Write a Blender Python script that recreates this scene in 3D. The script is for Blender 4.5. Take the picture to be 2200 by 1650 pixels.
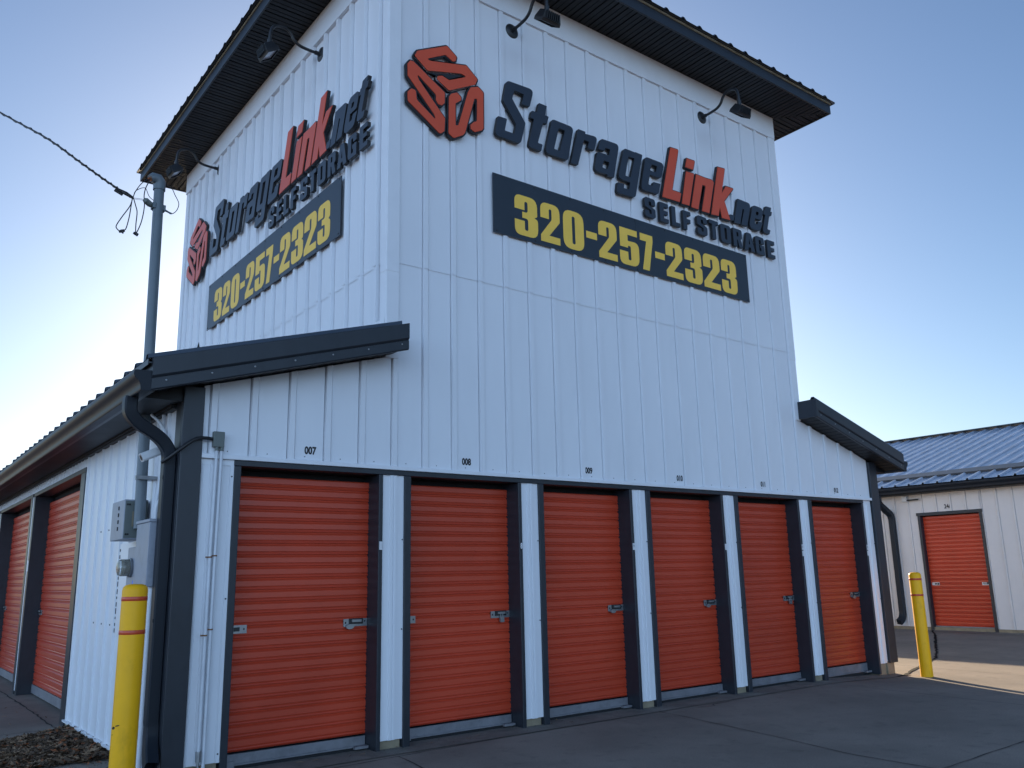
import bpy, bmesh, math, random
from mathutils import Vector, Matrix
from mathutils.geometry import tessellate_polygon
R = math.radians
random.seed(7)
for o in list(bpy.data.objects): bpy.data.objects.remove(o)
scene = bpy.context.scene
COL = scene.collection

# ------------------------------------------------------------------ camera
cam_d = bpy.data.cameras.new("camera"); cam = bpy.data.objects.new("camera", cam_d); COL.objects.link(cam)
cam_d.sensor_width = 36.0; cam_d.lens = 1820.7/2200*36.0
cam_d.clip_start = 0.05; cam_d.clip_end = 3000
cam.matrix_world = Matrix.Translation((-2.282, -6.544, 1.381)) @ Matrix.Rotation(-0.65554, 4, 'Z') @ Matrix.Rotation(1.79212, 4, 'X') @ Matrix.Rotation(-0.02168, 4, 'Z')
scene.camera = cam

# ------------------------------------------------------------------ light
SUN_AZ, SUN_EL = R(59.6), R(15.8)          # azimuth from +x towards +y
w = bpy.data.worlds.new("World"); scene.world = w; w.use_nodes = True
nt = w.node_tree; nt.nodes.clear()
wo = nt.nodes.new('ShaderNodeOutputWorld'); bg = nt.nodes.new('ShaderNodeBackground'); sky = nt.nodes.new('ShaderNodeTexSky')
sky.sky_type = 'NISHITA'; sky.sun_disc = False; sky.sun_elevation = SUN_EL; sky.sun_rotation = R(90) - SUN_AZ
sky.altitude = 300; sky.air_density = 1.0; sky.dust_density = 1.1; sky.ozone_density = 3.8
bg.inputs['Strength'].default_value = 0.061
# added blue glow low in the sky behind the camera, brightens the shaded walls
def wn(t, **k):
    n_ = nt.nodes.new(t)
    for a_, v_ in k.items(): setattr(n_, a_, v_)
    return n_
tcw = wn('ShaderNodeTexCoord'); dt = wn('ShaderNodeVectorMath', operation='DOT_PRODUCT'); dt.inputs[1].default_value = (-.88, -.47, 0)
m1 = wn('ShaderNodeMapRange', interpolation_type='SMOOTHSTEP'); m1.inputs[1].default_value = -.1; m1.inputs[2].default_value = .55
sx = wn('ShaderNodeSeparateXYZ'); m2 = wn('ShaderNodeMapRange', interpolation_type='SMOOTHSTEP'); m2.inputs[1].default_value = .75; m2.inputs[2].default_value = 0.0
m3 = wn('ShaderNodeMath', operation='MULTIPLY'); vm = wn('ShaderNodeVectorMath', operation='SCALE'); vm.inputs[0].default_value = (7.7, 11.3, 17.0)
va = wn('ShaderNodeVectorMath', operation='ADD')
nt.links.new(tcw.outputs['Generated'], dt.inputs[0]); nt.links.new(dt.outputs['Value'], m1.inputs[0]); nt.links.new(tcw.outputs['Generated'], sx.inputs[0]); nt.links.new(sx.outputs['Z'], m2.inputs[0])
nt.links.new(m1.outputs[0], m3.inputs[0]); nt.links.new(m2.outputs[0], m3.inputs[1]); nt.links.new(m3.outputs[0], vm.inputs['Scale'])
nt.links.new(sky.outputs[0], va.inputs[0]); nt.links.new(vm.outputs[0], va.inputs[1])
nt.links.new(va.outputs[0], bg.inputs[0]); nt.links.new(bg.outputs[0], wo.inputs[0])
sd = bpy.data.lights.new("sun", 'SUN'); sd.energy = 5.0; sd.angle = R(0.6); sd.color = (1.0, 0.79, 0.54)
sun = bpy.data.objects.new("sun", sd); COL.objects.link(sun)
S = Vector((math.cos(SUN_EL)*math.cos(SUN_AZ), math.cos(SUN_EL)*math.sin(SUN_AZ), math.sin(SUN_EL)))
sun.rotation_euler = S.to_track_quat('Z', 'Y').to_euler(); sun.location = (20, 30, 20)
vs = scene.view_settings; vs.view_transform = 'Standard'; vs.look = 'None'; vs.exposure = 1.3; vs.gamma = 1; vs.use_curve_mapping = False
scene.render.engine = 'CYCLES'

# ------------------------------------------------------------------ materials
def mat(name, col, rough=0.5, metal=0.0, noise=0.0, nscale=6.0, bump=0.0, bscale=40.0, spec=0.5, col2=None, coat=0.0, stretch=None, bdist=0.01):
    m = bpy.data.materials.new(name); m.use_nodes = True
    n = m.node_tree; b = n.nodes['Principled BSDF']
    b.inputs['Roughness'].default_value = rough; b.inputs['Metallic'].default_value = metal
    b.inputs['Specular IOR Level'].default_value = spec
    if coat: b.inputs['Coat Weight'].default_value = coat; b.inputs['Coat Roughness'].default_value = 0.15
    c = (*col, 1)
    tc = n.nodes.new('ShaderNodeTexCoord'); mp = n.nodes.new('ShaderNodeMapping')
    n.links.new(tc.outputs['Object'], mp.inputs['Vector'])
    if stretch: mp.inputs['Scale'].default_value = stretch
    if noise > 0 or col2:
        t = n.nodes.new('ShaderNodeTexNoise'); t.inputs['Scale'].default_value = nscale; t.inputs['Detail'].default_value = 6; t.inputs['Roughness'].default_value = 0.6
        n.links.new(mp.outputs[0], t.inputs['Vector'])
        r = n.nodes.new('ShaderNodeValToRGB'); r.color_ramp.elements[0].position = 0.3; r.color_ramp.elements[1].position = 0.7
        c2 = col2 if col2 else tuple(x*(1-noise) for x in col)
        r.color_ramp.elements[0].color = (*c2, 1); r.color_ramp.elements[1].color = c
        n.links.new(t.outputs[0], r.inputs[0]); n.links.new(r.outputs[0], b.inputs['Base Color'])
        mr = n.nodes.new('ShaderNodeMapRange'); mr.inputs[3].default_value = rough*0.85; mr.inputs[4].default_value = min(1, rough*1.2)
        n.links.new(t.outputs[0], mr.inputs[0]); n.links.new(mr.outputs[0], b.inputs['Roughness'])
    else:
        b.inputs['Base Color'].default_value = c
    if bump > 0:
        t2 = n.nodes.new('ShaderNodeTexNoise'); t2.inputs['Scale'].default_value = bscale; t2.inputs['Detail'].default_value = 4
        n.links.new(tc.outputs['Object'], t2.inputs['Vector'])
        bp = n.nodes.new('ShaderNodeBump'); bp.inputs['Strength'].default_value = bump; bp.inputs['Distance'].default_value = bdist
        n.links.new(t2.outputs[0], bp.inputs['Height']); n.links.new(bp.outputs[0], b.inputs['Normal'])
    return m
def weather(m, scale, lo, hi, stretch=None, dark=.7, detail=8):
    """multiplies the base colour by soft-edged stains"""
    n = m.node_tree; b = n.nodes['Principled BSDF']; inp = b.inputs['Base Color']
    tc = n.nodes.new('ShaderNodeTexCoord'); mp = n.nodes.new('ShaderNodeMapping'); n.links.new(tc.outputs['Object'], mp.inputs['Vector'])
    if stretch: mp.inputs['Scale'].default_value = stretch
    t = n.nodes.new('ShaderNodeTexNoise'); t.inputs['Scale'].default_value = scale; t.inputs['Detail'].default_value = detail; t.inputs['Roughness'].default_value = .65
    n.links.new(mp.outputs[0], t.inputs['Vector'])
    r = n.nodes.new('ShaderNodeMapRange'); r.inputs[1].default_value = lo; r.inputs[2].default_value = hi; r.inputs[3].default_value = dark; r.inputs[4].default_value = 1.0
    n.links.new(t.outputs[0], r.inputs[0])
    mx = n.nodes.new('ShaderNodeVectorMath'); mx.operation = 'SCALE'
    if inp.is_linked: n.links.new(inp.links[0].from_socket, mx.inputs[0])
    else: mx.inputs[0].default_value = tuple(inp.default_value)[:3]
    n.links.new(r.outputs[0], mx.inputs['Scale']); n.links.new(mx.outputs[0], inp)
M = {}
M['white'] = mat('white_siding_paint', (.75,.76,.79), .36, noise=.05, nscale=1.2, bump=.18, bscale=1.6, bdist=.012, col2=(.728,.738,.770), stretch=(1,1,.4))
M['trimwhite'] = mat('white_trim_paint', (.76,.77,.80), .38, noise=.05, nscale=5)
M['slate'] = mat('slate_blue_trim_paint', (.026,.031,.040), .36, spec=.38, noise=.15, nscale=5, bump=.1, bscale=5)
M['soffit'] = mat('dark_soffit', (.011,.012,.015), .5, spec=.3, noise=.2, nscale=3)
M['roof'] = mat('dark_slate_roof_metal', (.045,.060,.085), .30, noise=.2, nscale=2, bump=.1, bscale=3, coat=.3)
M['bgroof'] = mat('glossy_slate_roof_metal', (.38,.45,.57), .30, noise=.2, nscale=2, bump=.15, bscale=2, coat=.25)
M['orange'] = mat('orange_red_door_paint', (.56,.060,.024), .34, noise=.12, nscale=.8, bump=.3, bscale=2.2)
M['galv'] = mat('galvanised_steel', (.34,.35,.36), .36, metal=.75, noise=.2, nscale=18)
M['bar'] = mat('aluminium_bottom_bar', (.24,.24,.26), .5, metal=.3, noise=.25, nscale=7, bump=.1)
M['conc'] = mat('concrete', (.30,.258,.220), .85, noise=.3, nscale=1.2, bump=.35, bscale=60, spec=.25, col2=(.228,.196,.168), bdist=.004)
M['apron'] = mat('light_concrete', (.24,.215,.185), .85, noise=.3, nscale=3, bump=.35, bscale=50, bdist=.004)
M['base'] = mat('foundation_concrete', (.30,.25,.17), .85, noise=.35, nscale=8, bump=.4, bscale=30)
M['joint'] = mat('joint_dirt', (.022,.020,.019), .9, noise=.4, nscale=12)
M['tar'] = mat('black_tar', (.008,.008,.009), .9, spec=.1, noise=.3, nscale=20)
M['void'] = mat('dark_void', (.010,.010,.012), .8, noise=.3)
M['yellow'] = mat('yellow_plastic_sleeve', (.95,.47,.006), .45, spec=.25, noise=.1, nscale=5, bump=.1, bscale=8)
M['tape'] = mat('red_reflective_tape', (.62,.07,.02), .3, noise=.2, nscale=60)
M['lblack'] = mat('dark_letter_face', (.030,.037,.052), .30, noise=.15, nscale=6)
M['lside'] = mat('black_letter_edge', (.010,.011,.014), .5, noise=.2)
M['lorange'] = mat('orange_letter_face', (.66,.085,.032), .30, noise=.08, nscale=5)
M['banner'] = mat('dark_banner', (.026,.034,.046), .33, noise=.15, nscale=3, bump=.15, bscale=2)
M['digit'] = mat('yellow_vinyl', (.95,.60,.10), .4, spec=.25, noise=.08, nscale=6)
M['black'] = mat('black_metal', (.014,.015,.018), .4, noise=.2, nscale=8)
M['rubber'] = mat('black_cable', (.012,.012,.014), .5, noise=.2)
M['num'] = mat('black_vinyl', (.012,.013,.018), .5, noise=.2)
M['grey'] = mat('grey_enclosure_paint', (.30,.32,.37), .45, noise=.12, nscale=6)
M['ggrey'] = mat('green_grey_enclosure_paint', (.13,.15,.14), .5, noise=.12, nscale=6)
M['mast'] = mat('grey_mast_paint', (.13,.16,.18), .4, noise=.2, nscale=5)
M['pipe'] = mat('white_painted_conduit', (.66,.68,.72), .42, noise=.12, nscale=8)
M['rust'] = mat('rusty_clamp', (.25,.11,.04), .75, noise=.5, nscale=40)
M['whitepl'] = mat('white_plastic', (.62,.63,.65), .4, noise=.1)
M['sticker'] = mat('white_sticker', (.68,.68,.70), .4, noise=.05)
M['blue'] = mat('blue_tag', (.03,.16,.65), .4, noise=.1)
M['downs'] = mat('dark_slate_gutter_paint', (.018,.022,.029), .42, spec=.18)
M['bgwhite'] = mat('beige_siding_paint', (.66,.63,.62), .45, noise=.05, nscale=2, bump=.2, bscale=1.6)
M['leafa'] = mat('dead_leaf_brown', (.13,.075,.038), .8, noise=.6, nscale=30, col2=(.035,.022,.014))
M['leafb'] = mat('dead_leaf_tan', (.30,.19,.11), .8, noise=.5, nscale=30)
M['leafc'] = mat('dead_leaf_rust', (.32,.10,.03), .8, noise=.4, nscale=30)
M['copper'] = mat('copper_wire', (.75,.35,.2), .3, metal=1)
M['grass'] = mat('dry_grass_ground', (.13,.11,.06), .95, noise=.5, nscale=.4, bump=.4, bscale=8)
g = bpy.data.materials.new('meter_glass'); g.use_nodes = True
gb = g.node_tree.nodes['Principled BSDF']; gb.inputs['Base Color'].default_value = (.9,.95,.95,1); gb.inputs['Roughness'].default_value = .04; gb.inputs['Transmission Weight'].default_value = .9
M['glass'] = g
gl = mat('pale_lamp_lens', (.45,.47,.50), .15, noise=.1); M['lens'] = gl

weather(M['conc'], 90, .35, .62, dark=.72); weather(M['conc'], .55, .38, .60, dark=.80); weather(M['conc'], 5, .30, .45, dark=.78)
weather(M['apron'], 90, .35, .62, dark=.72); weather(M['apron'], 4, .35, .55, dark=.7)
weather(M['white'], 1.2, .36, .55, stretch=(1.5,1.5,.4), dark=.965)
weather(M['bgwhite'], 1.5, .36, .52, stretch=(1.5,1.5,.4), dark=.95)
weather(M['orange'], .9, .36, .58, dark=.88); weather(M['orange'], 30, .24, .33, dark=.75)
weather(M['yellow'], 6, .30, .44, stretch=(1,1,.5), dark=.80); weather(M['bar'], 9, .35, .5, dark=.82)
weather(M['slate'], 9, .30, .5, stretch=(1,1,.4), dark=.8); weather(M['grey'], 9, .32, .5, dark=.85)
weather(M['bgroof'], 3, .35, .6, stretch=(.5,3,1), dark=.8)
# ------------------------------------------------------------------ helpers
WORLD = {}
def tag(o, label=None, cat=None, group=None, kind=None):
    if label: o['label'] = label
    if cat: o['category'] = cat
    if group: o['group'] = group
    if kind: o['kind'] = kind
    return o
def empty(name, loc, label, cat, group=None, rotz=0):
    o = bpy.data.objects.new(name, None); COL.objects.link(o); o.location = loc; o.rotation_euler = (0,0,rotz)
    o.empty_display_size = .2; WORLD[o] = Vector(loc) if not rotz else Vector((0,0,0))
    return tag(o, label, cat, group)
class MB:
    """collects faces; coordinates are given in the frame of the thing's origin + WORLD[parent]"""
    def __init__(s): s.v = []; s.f = []; s.m = []; s.mi = 0
    def add(s, vs, fs):
        k = len(s.v); s.v += [tuple(p) for p in vs]
        for f in fs: s.f.append(tuple(k+i for i in f)); s.m.append(s.mi)
    def box(s, x0, x1, y0, y1, z0, z1):
        if x0 > x1: x0, x1 = x1, x0
        if y0 > y1: y0, y1 = y1, y0
        if z0 > z1: z0, z1 = z1, z0
        s.add([(x0,y0,z0),(x1,y0,z0),(x1,y1,z0),(x0,y1,z0),(x0,y0,z1),(x1,y0,z1),(x1,y1,z1),(x0,y1,z1)],
              [(0,3,2,1),(4,5,6,7),(0,1,5,4),(1,2,6,5),(2,3,7,6),(3,0,4,7)])
    def quad(s, a, b, c, d): s.add([a,b,c,d], [(0,1,2,3)])
    def strips(s, prof, v0, v1, mp, nv=1, rev=False):
        """profile of (u, depth); v from v0(u) to v1(u); mp(u,v,d) -> point"""
        f0 = v0 if callable(v0) else (lambda u: v0); f1 = v1 if callable(v1) else (lambda u: v1)
        vs = []; fs = []
        for u, d in prof:
            a, b = f0(u), f1(u)
            for j in range(nv+1): vs.append(mp(u, a+(b-a)*j/nv, d))
        n = nv+1
        for i in range(len(prof)-1):
            for j in range(nv):
                q = (i*n+j, (i+1)*n+j, (i+1)*n+j+1, i*n+j+1)
                fs.append(q[::-1] if rev else q)
        s.add(vs, fs)
    def tube(s, pts, r, seg=10, cap=True, rect=None, up=None):
        pts = [Vector(p) for p in pts]; n = len(pts); rings = []
        prev = None
        for i, p in enumerate(pts):
            if i == 0: t = pts[1]-p
            elif i == n-1: t = p-pts[i-1]
            else: t = (pts[i+1]-p).normalized() + (p-pts[i-1]).normalized()
            t.normalize()
            if prev is None:
                a = Vector(up) if up else (Vector((0,0,1)) if abs(t.z) < .9 else Vector((0,1,0)))
            else: a = prev
            x = a - t*a.dot(t); x.normalize(); y = t.cross(x); prev = x
            rr = r[i] if isinstance(r, (list, tuple)) else r
            if rect:
                ring = [p + x*cx + y*cy for cx, cy in rect]
            else:
                ring = [p + x*rr*math.cos(2*math.pi*k/seg) + y*rr*math.sin(2*math.pi*k/seg) for k in range(seg)]
            rings.append(ring)
        m = len(rings[0]); vs = [q for r_ in rings for q in r_]; fs = []
        for i in range(n-1):
            for k in range(m): fs.append((i*m+k, i*m+(k+1)%m, (i+1)*m+(k+1)%m, (i+1)*m+k))
        if cap: fs.append(tuple(range(m))[::-1]); fs.append(tuple((n-1)*m+k for k in range(m)))
        s.add(vs, fs)
    def prism(s, loops, d0, d1, mp, facemat=None, sidemat=None, back=True):
        """loops of 2-D points (outer, holes); front at d1, back at d0"""
        flat = [p for lp in loops for p in lp]
        tris = tessellate_polygon([[Vector((p[0],p[1],0)) for p in lp] for lp in loops])
        keep = s.mi
        if facemat is not None: s.mi = facemat
        s.add([mp(p[0],p[1],d1) for p in flat], [tuple(t) for t in tris])
        if sidemat is not None: s.mi = sidemat
        if back: s.add([mp(p[0],p[1],d0) for p in flat], [tuple(t)[::-1] for t in tris])
        for lp in loops:
            n = len(lp)
            s.add([mp(p[0],p[1],d0) for p in lp]+[mp(p[0],p[1],d1) for p in lp], [(i,(i+1)%n,n+(i+1)%n,n+i) for i in range(n)])
        s.mi = keep
    def lathe(s, prof, c, axis='z', seg=24):
        """prof (r,h) along axis from c"""
        vs = []; fs = []
        for r_, h in prof:
            for k in range(seg):
                a = 2*math.pi*k/seg; p = (r_*math.cos(a), r_*math.sin(a))
                if axis == 'z': vs.append((c[0]+p[0], c[1]+p[1], c[2]+h))
                elif axis == 'x': vs.append((c[0]+h, c[1]+p[0], c[2]+p[1]))
                else: vs.append((c[0]+p[0], c[1]+h, c[2]+p[1]))
        for i in range(len(prof)-1):
            for k in range(seg): fs.append((i*seg+k, i*seg+(k+1)%seg, (i+1)*seg+(k+1)%seg, (i+1)*seg+k))
        s.add(vs, fs)
    def build(s, name, mats, parent=None, smooth=False, label=None, recalc=True, bevel=0, **tags):
        off = WORLD.get(parent, Vector((0,0,0)))
        me = bpy.data.meshes.new(name); me.from_pydata([(v[0]-off.x, v[1]-off.y, v[2]-off.z) for v in s.v], [], s.f)
        if not isinstance(mats, (list, tuple)): mats = [mats]
        for m_ in mats: me.materials.append(m_)
        for p, i in zip(me.polygons, s.m): p.material_index = min(i, len(mats)-1); p.use_smooth = False
        if recalc:
            b = bmesh.new(); b.from_mesh(me); bmesh.ops.recalc_face_normals(b, faces=b.faces); b.to_mesh(me); b.free()
        if smooth:
            for p in me.polygons: p.use_smooth = True
        me.update()
        o = bpy.data.objects.new(name, me); COL.objects.link(o); WORLD[o] = off
        if parent: o.parent = parent
        if smooth:
            md = o.modifiers.new('edge', 'EDGE_SPLIT'); md.split_angle = R(40)
        if bevel:
            md = o.modifiers.new('bevel', 'BEVEL'); md.width = bevel; md.segments = 2; md.limit_method = 'ANGLE'; md.angle_limit = R(50)
        if label: o['label'] = label
        for k, v in tags.items(): o[k] = v
        return o
def rounded(poly, seg=4):
    """polygon of (x,y,r): corners rounded with radius r"""
    out = []; n = len(poly)
    for i in range(n):
        p = Vector(poly[i][:2]); r_ = poly[i][2] if len(poly[i]) > 2 else 0
        a = Vector(poly[i-1][:2])-p; b = Vector(poly[(i+1)%n][:2])-p
        if r_ <= 0 or a.length < 1e-5 or b.length < 1e-5: out.append((p.x,p.y)); continue
        an = a.angle(b); d = min(r_/max(math.tan(an/2), .05), a.length*.48, b.length*.48)
        p0 = p+a.normalized()*d; p1 = p+b.normalized()*d
        for k in range(seg+1):
            t = k/seg; q = p0*(1-t)**2 + p*2*t*(1-t) + p1*t**2; out.append((q.x,q.y))
    return out
def offset(poly, d):
    """miter offset of a simple polygon outwards by d"""
    n = len(poly); A = sum(poly[i][0]*poly[(i+1)%n][1]-poly[(i+1)%n][0]*poly[i][1] for i in range(n))
    sg = 1 if A > 0 else -1; out = []
    for i in range(n):
        p = Vector(poly[i][:2]); a = (p-Vector(poly[i-1][:2])); b = (Vector(poly[(i+1)%n][:2])-p)
        if a.length < 1e-6 or b.length < 1e-6: out.append(tuple(p)); continue
        a.normalize(); b.normalize()
        na = Vector((a.y,-a.x))*sg; nb = Vector((b.y,-b.x))*sg
        m = na+nb
        if m.length < 1e-4: out.append(tuple(p+na*d)); continue
        m.normalize(); k = max(m.dot(na), .45)
        q = p+m*(d/k); out.append((q.x,q.y))
    return out
def stroke(path, wd, seg=5):
    """outline of a thick open polyline with round ends and mitred, slightly rounded joints"""
    P = [Vector(p[:2]) for p in path]; h = wd/2; L = []; Rt = []
    n = len(P)
    for i in range(n):
        if i == 0: d = (P[1]-P[0]).normalized(); nn = Vector((-d.y,d.x)); k = 1
        elif i == n-1: d = (P[i]-P[i-1]).normalized(); nn = Vector((-d.y,d.x)); k = 1
        else:
            a = (P[i]-P[i-1]).normalized(); b = (P[i+1]-P[i]).normalized()
            na = Vector((-a.y,a.x)); nb = Vector((-b.y,b.x)); nn = (na+nb)
            if nn.length < 1e-3: nn = na
            nn.normalize(); k = max(nn.dot(na), .38)
        L.append((*(P[i]+nn*h/k), h*.55)); Rt.append((*(P[i]-nn*h/k), h*.55))
    d0 = (P[0]-P[1]).normalized(); d1 = (P[-1]-P[-2]).normalized()
    def cap(p, d):
        nn = Vector((-d.y,d.x)); return [(*(p+nn*h*math.cos(t)+d*h*math.sin(t)*.8), 0) for t in [math.pi*k/6 for k in range(1,6)]]
    poly = L[:-1] + [(L[-1][0],L[-1][1],0)] + cap(P[-1], d1) + [(Rt[-1][0],Rt[-1][1],0)] + Rt[-2:0:-1] + [(Rt[0][0],Rt[0][1],0)] + cap(P[0], d0) + [(L[0][0],L[0][1],0)]
    poly = poly[1:] if (Vector(poly[0][:2])-Vector(poly[-1][:2])).length < 1e-6 else poly
    return rounded(poly, 3)
def text_loops_mesh(s, size, xs=1.0, bold=0.0):
    """mesh (2-D verts, faces) of built-in font text, centred at 0"""
    c = bpy.data.curves.new('t', 'FONT'); c.body = s; c.size = size; c.align_x = 'CENTER'; c.align_y = 'CENTER'; c.offset = bold; c.resolution_u = 3
    o = bpy.data.objects.new('t', c); COL.objects.link(o)
    dg = bpy.context.evaluated_depsgraph_get(); me = bpy.data.meshes.new_from_object(o.evaluated_get(dg))
    vs = [(v.co.x*xs, v.co.y) for v in me.vertices]; fs = [tuple(p.vertices) for p in me.polygons]
    bpy.data.objects.remove(o); bpy.data.curves.remove(c); bpy.data.meshes.remove(me)
    return vs, fs
def ribs(u0, u1, start, pitch, h=.020, wt=.045, ws=.009, groove=.022):
    """siding profile: flat pans and raised ribs, each with a dark lap groove on its low side"""
    pr = [(u0, 0.0)]; k = math.ceil((u0-start-.001)/pitch)
    while True:
        a = start + k*pitch; k += 1
        if a < u0+.01: continue
        if a+wt+2*ws > u1-.005: break
        pr += [(a-.0095, 0.0), (a-.0085, -groove), (a-.001, -groove), (a, 0.0), (a+ws*.5, h), (a+ws*.5+wt, h), (a+ws*2.2+wt, 0.0)]
    pr.append((u1, 0.0)); return pr
FRONT = lambda u, v, d: (u, -d, v)
def link_copy(o, parent=None):
    c = o.copy(); COL.objects.link(c); c.parent = parent; return c
def copy_tree(o, parent=None):
    c = link_copy(o, parent)
    for ch in list(o.children): copy_tree(ch, c)
    return c

# ================================================================== GROUND
def gz(x, y=0):
    t = max(0.0, min(1.0, (x-7.3)/1.9)); return -.055*t*t*(3-2*t)
b = MB(); b.quad((-900,-900,-.16),(900,-900,-.16),(900,900,-.16),(-900,900,-.16))
tag(b.build('ground', M['grass']), kind='structure')
b = MB(); xs = [-45,-20,-8,-3,-1,0,1,3,5,7.2]+[7.3+.2*i for i in range(10)]+[9.4,12,16,20,30,60]
b.strips([(x,0) for x in xs], -60, 70, lambda u,v,d: (u,v,gz(u)), nv=1)
tag(b.build('pavement', M['conc'], smooth=False), kind='structure')
# joints and cracks of the slab: thin dirty strips lying on it
def crackline(pts, wd, m='joint', name='pavement_joint', z=.004, jit=.006):
    mb = MB(); rnd = random.Random(len(pts)*31+int(abs(pts[0][0])*100))
    dense = []
    for (a, c) in zip(pts[:-1], pts[1:]):
        a = Vector(a); c = Vector(c); n = max(1, int((c-a).length/.12))
        for i in range(n): dense.append(a+(c-a)*(i/n))
    dense.append(Vector(pts[-1]))
    L = []; Rr = []
    for i, p in enumerate(dense):
        t = (dense[min(i+1,len(dense)-1)]-dense[max(i-1,0)]).normalized(); nn = Vector((-t.y,t.x))
        p = p+nn*rnd.uniform(-jit,jit); h = wd*.5*rnd.uniform(.45,1.25)
        L.append(p+nn*h); Rr.append(p-nn*h)
    n = len(dense); mb.add([(q.x,q.y,gz(q.x)+z) for q in L]+[(q.x,q.y,gz(q.x)+z) for q in Rr], [(i,i+1,n+i+1,n+i) for i in range(n-1)])
    return tag(mb.build(name, M[m], recalc=False), kind='structure')
crackline([(-2,-.30),(.9,-.31),(1.3,-.285),(2.4,-.225),(3.7,-.225),(4.3,-.17)], .011)
crackline([(4.3,-.17),(5.2,-.21),(6.3,-.24)], .006)
crackline([(6.6,-.22),(7.6,-.2),(8.8,-.2)], .010)
crackline([(1.32,-.29),(1.31,-.42),(1.25,-.77),(1.2,-2.4),(1.15,-8)], .012)
crackline([(4.36,-.2),(4.33,-.52),(4.1,-1.75),(3.9,-2.6),(3.75,-9)], .011)
crackline([(7.4,-.25),(7.2,-2.2),(7.0,-9)], .010)
crackline([(4.85,-.30),(5.05,-.36),(5.12,-.28),(5.4,-.27)], .010)
crackline([(-.52,9),(-.50,7.1),(-.49,4.4),(-.51,3.38),(-.47,3.2)], .020, jit=.012)
crackline([(-.5,3.2),(-.98,3.21),(-3.5,3.3)], .012)
crackline([(-.75,2.72),(-1.05,2.66),(-3.5,2.6)], .010)
crackline([(-3.5,-3.2),(1.2,-3.4),(3.9,-3.3),(12,-3.1)], .010)
crackline([(9.6,-8),(10.2,-.4),(10.5,3),(11,20)], .010)
crackline([(11.75,-6),(11.95,.5),(12.1,20)], .012)
crackline([(8.95,-.22),(9.2,-.18),(9.71,0),(10.28,.18),(11.17,.47),(11.62,.62),(12.6,1.1),(14.36,2.0),(16.0,2.83),(17.0,3.39),(17.4,3.6)], .050, 'tar', 'crack_sealant', .008, .012)
# light apron slab at the foot of the building
b = MB(); b.strips([(x,0) for x in xs if x > -.5 and x < 9.3]+[(9.28,0)], -.22, .35, lambda u,v,d: (u,v,gz(u)+.0065))
tag(b.build('apron_slab', M['apron']), kind='structure')

# ================================================================== MAIN BUILDING
P = 1.5213; XL, XR, XT, XTR, YB = -.401, 9.299, 1.335, 7.570, 6.543
H, ZS, ZD, ZT = 2.30, 4.25, 7.437, 7.768
LEN = 30.0; XC = (XL+XR)/2
RS, RP = .110, .3195
zr = lambda x: 2.824+.285*min(x-XL, XR-x)
zf = lambda x: 2.958+.287*(min(x, 2*XC-x)+.728)
SIDE_OP = [(3.58+3.26*k, 3.58+3.26*k+2.92) for k in range(8)]
bld = empty('storage_building', (0,0,0), 'white metal self storage building with tall square tower, orange roll-up doors and slate blue trim', 'building')

# added dark core, unseen: keeps light out behind the metal skin
b = MB()
b.box(XT+.05, XTR-.05, .42, YB-.05, 2.35, ZT-.02)
b.box(XL+.42, XR-.42, .42, LEN-.4, 0.0, 2.75)
b.box(XL+.03, XR-.03, .03, .42, H+.03, 2.80); b.box(XT+.03, XTR-.03, .03, .42, 2.80, ZT-.02)
b.box(XL+.03, XL+.42, .42, LEN-.4, 2.63, 2.75)
b.build('light_block_core', M['void'], bld)
# front siding
sid = MB()
pr = ribs(XL+.139, XT, RS, RP); sid.strips(pr, H+.035, zr, FRONT)
pr = ribs(XT, XTR, RS, RP); sid.strips(pr, H+.035, ZS, FRONT)
sid.strips([(u, d+.005) for u, d in pr], ZS-.012, ZD+.02, FRONT)
pr = ribs(XTR, XR-.175, RS, RP); sid.strips(pr, H+.035, zr, FRONT)
sid.build('front_siding', M['white'], bld, recalc=False)
# tower sides
t = MB()
LEFT = lambda X: (lambda u, v, d: (X-d, u, v))
RIGHT = lambda X: (lambda u, v, d: (X+d, u, v))
BACK = lambda Y: (lambda u, v, d: (u, Y+d, v))
pr = ribs(0.0, YB, .482-.32, .3185, h=.034, wt=.050, ws=.016)
t.strips(pr, 3.0, ZS, LEFT(XT)); t.strips([(u,d+.005) for u,d in pr], ZS-.012, ZD+.02, LEFT(XT))
t.strips(pr, 3.0, ZD+.02, RIGHT(XTR)); t.strips(ribs(XT,XTR,RS,RP), 3.0, ZD+.02, BACK(YB))
t.build('tower_siding', M['white'], bld, recalc=False)
# frieze board under the tower soffit and corner trims
b = MB()
b.box(XT-.044, XTR+.034, -.034, -.004, ZD, ZT); b.box(XT-.044, XT-.004, -.004, YB+.034, ZD, ZT)
b.box(XTR+.004, XTR+.034, -.004, YB+.034, ZD, ZT); b.box(XT-.004, XTR+.004, YB+.004, YB+.034, ZD, ZT)
b.build('frieze_board', M['trimwhite'], bld)
for (cx, cy, sx, sy) in ((XT,0,1,1),(XTR,0,-1,1),(XT,YB,1,-1),(XTR,YB,-1,-1)):
    b = MB(); wd = .105
    for z0, z1, e in ((3.31 if cy == 0 else 3.0, ZS-.10, 0), (ZS-.115, ZD-.002, .003)):
        o1, o2 = -.027-e, -.006
        b.box(cx+sx*o1, cx+sx*wd, cy+sy*o1, cy+sy*o2, z0, z1)
        b.box(cx+sx*o1, cx+sx*o2, cy+sy*(o2+.0005), cy+sy*(wd-.02), z0, z1)
    b.build('corner_trim', M['trimwhite'], bld, bevel=.004)
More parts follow.
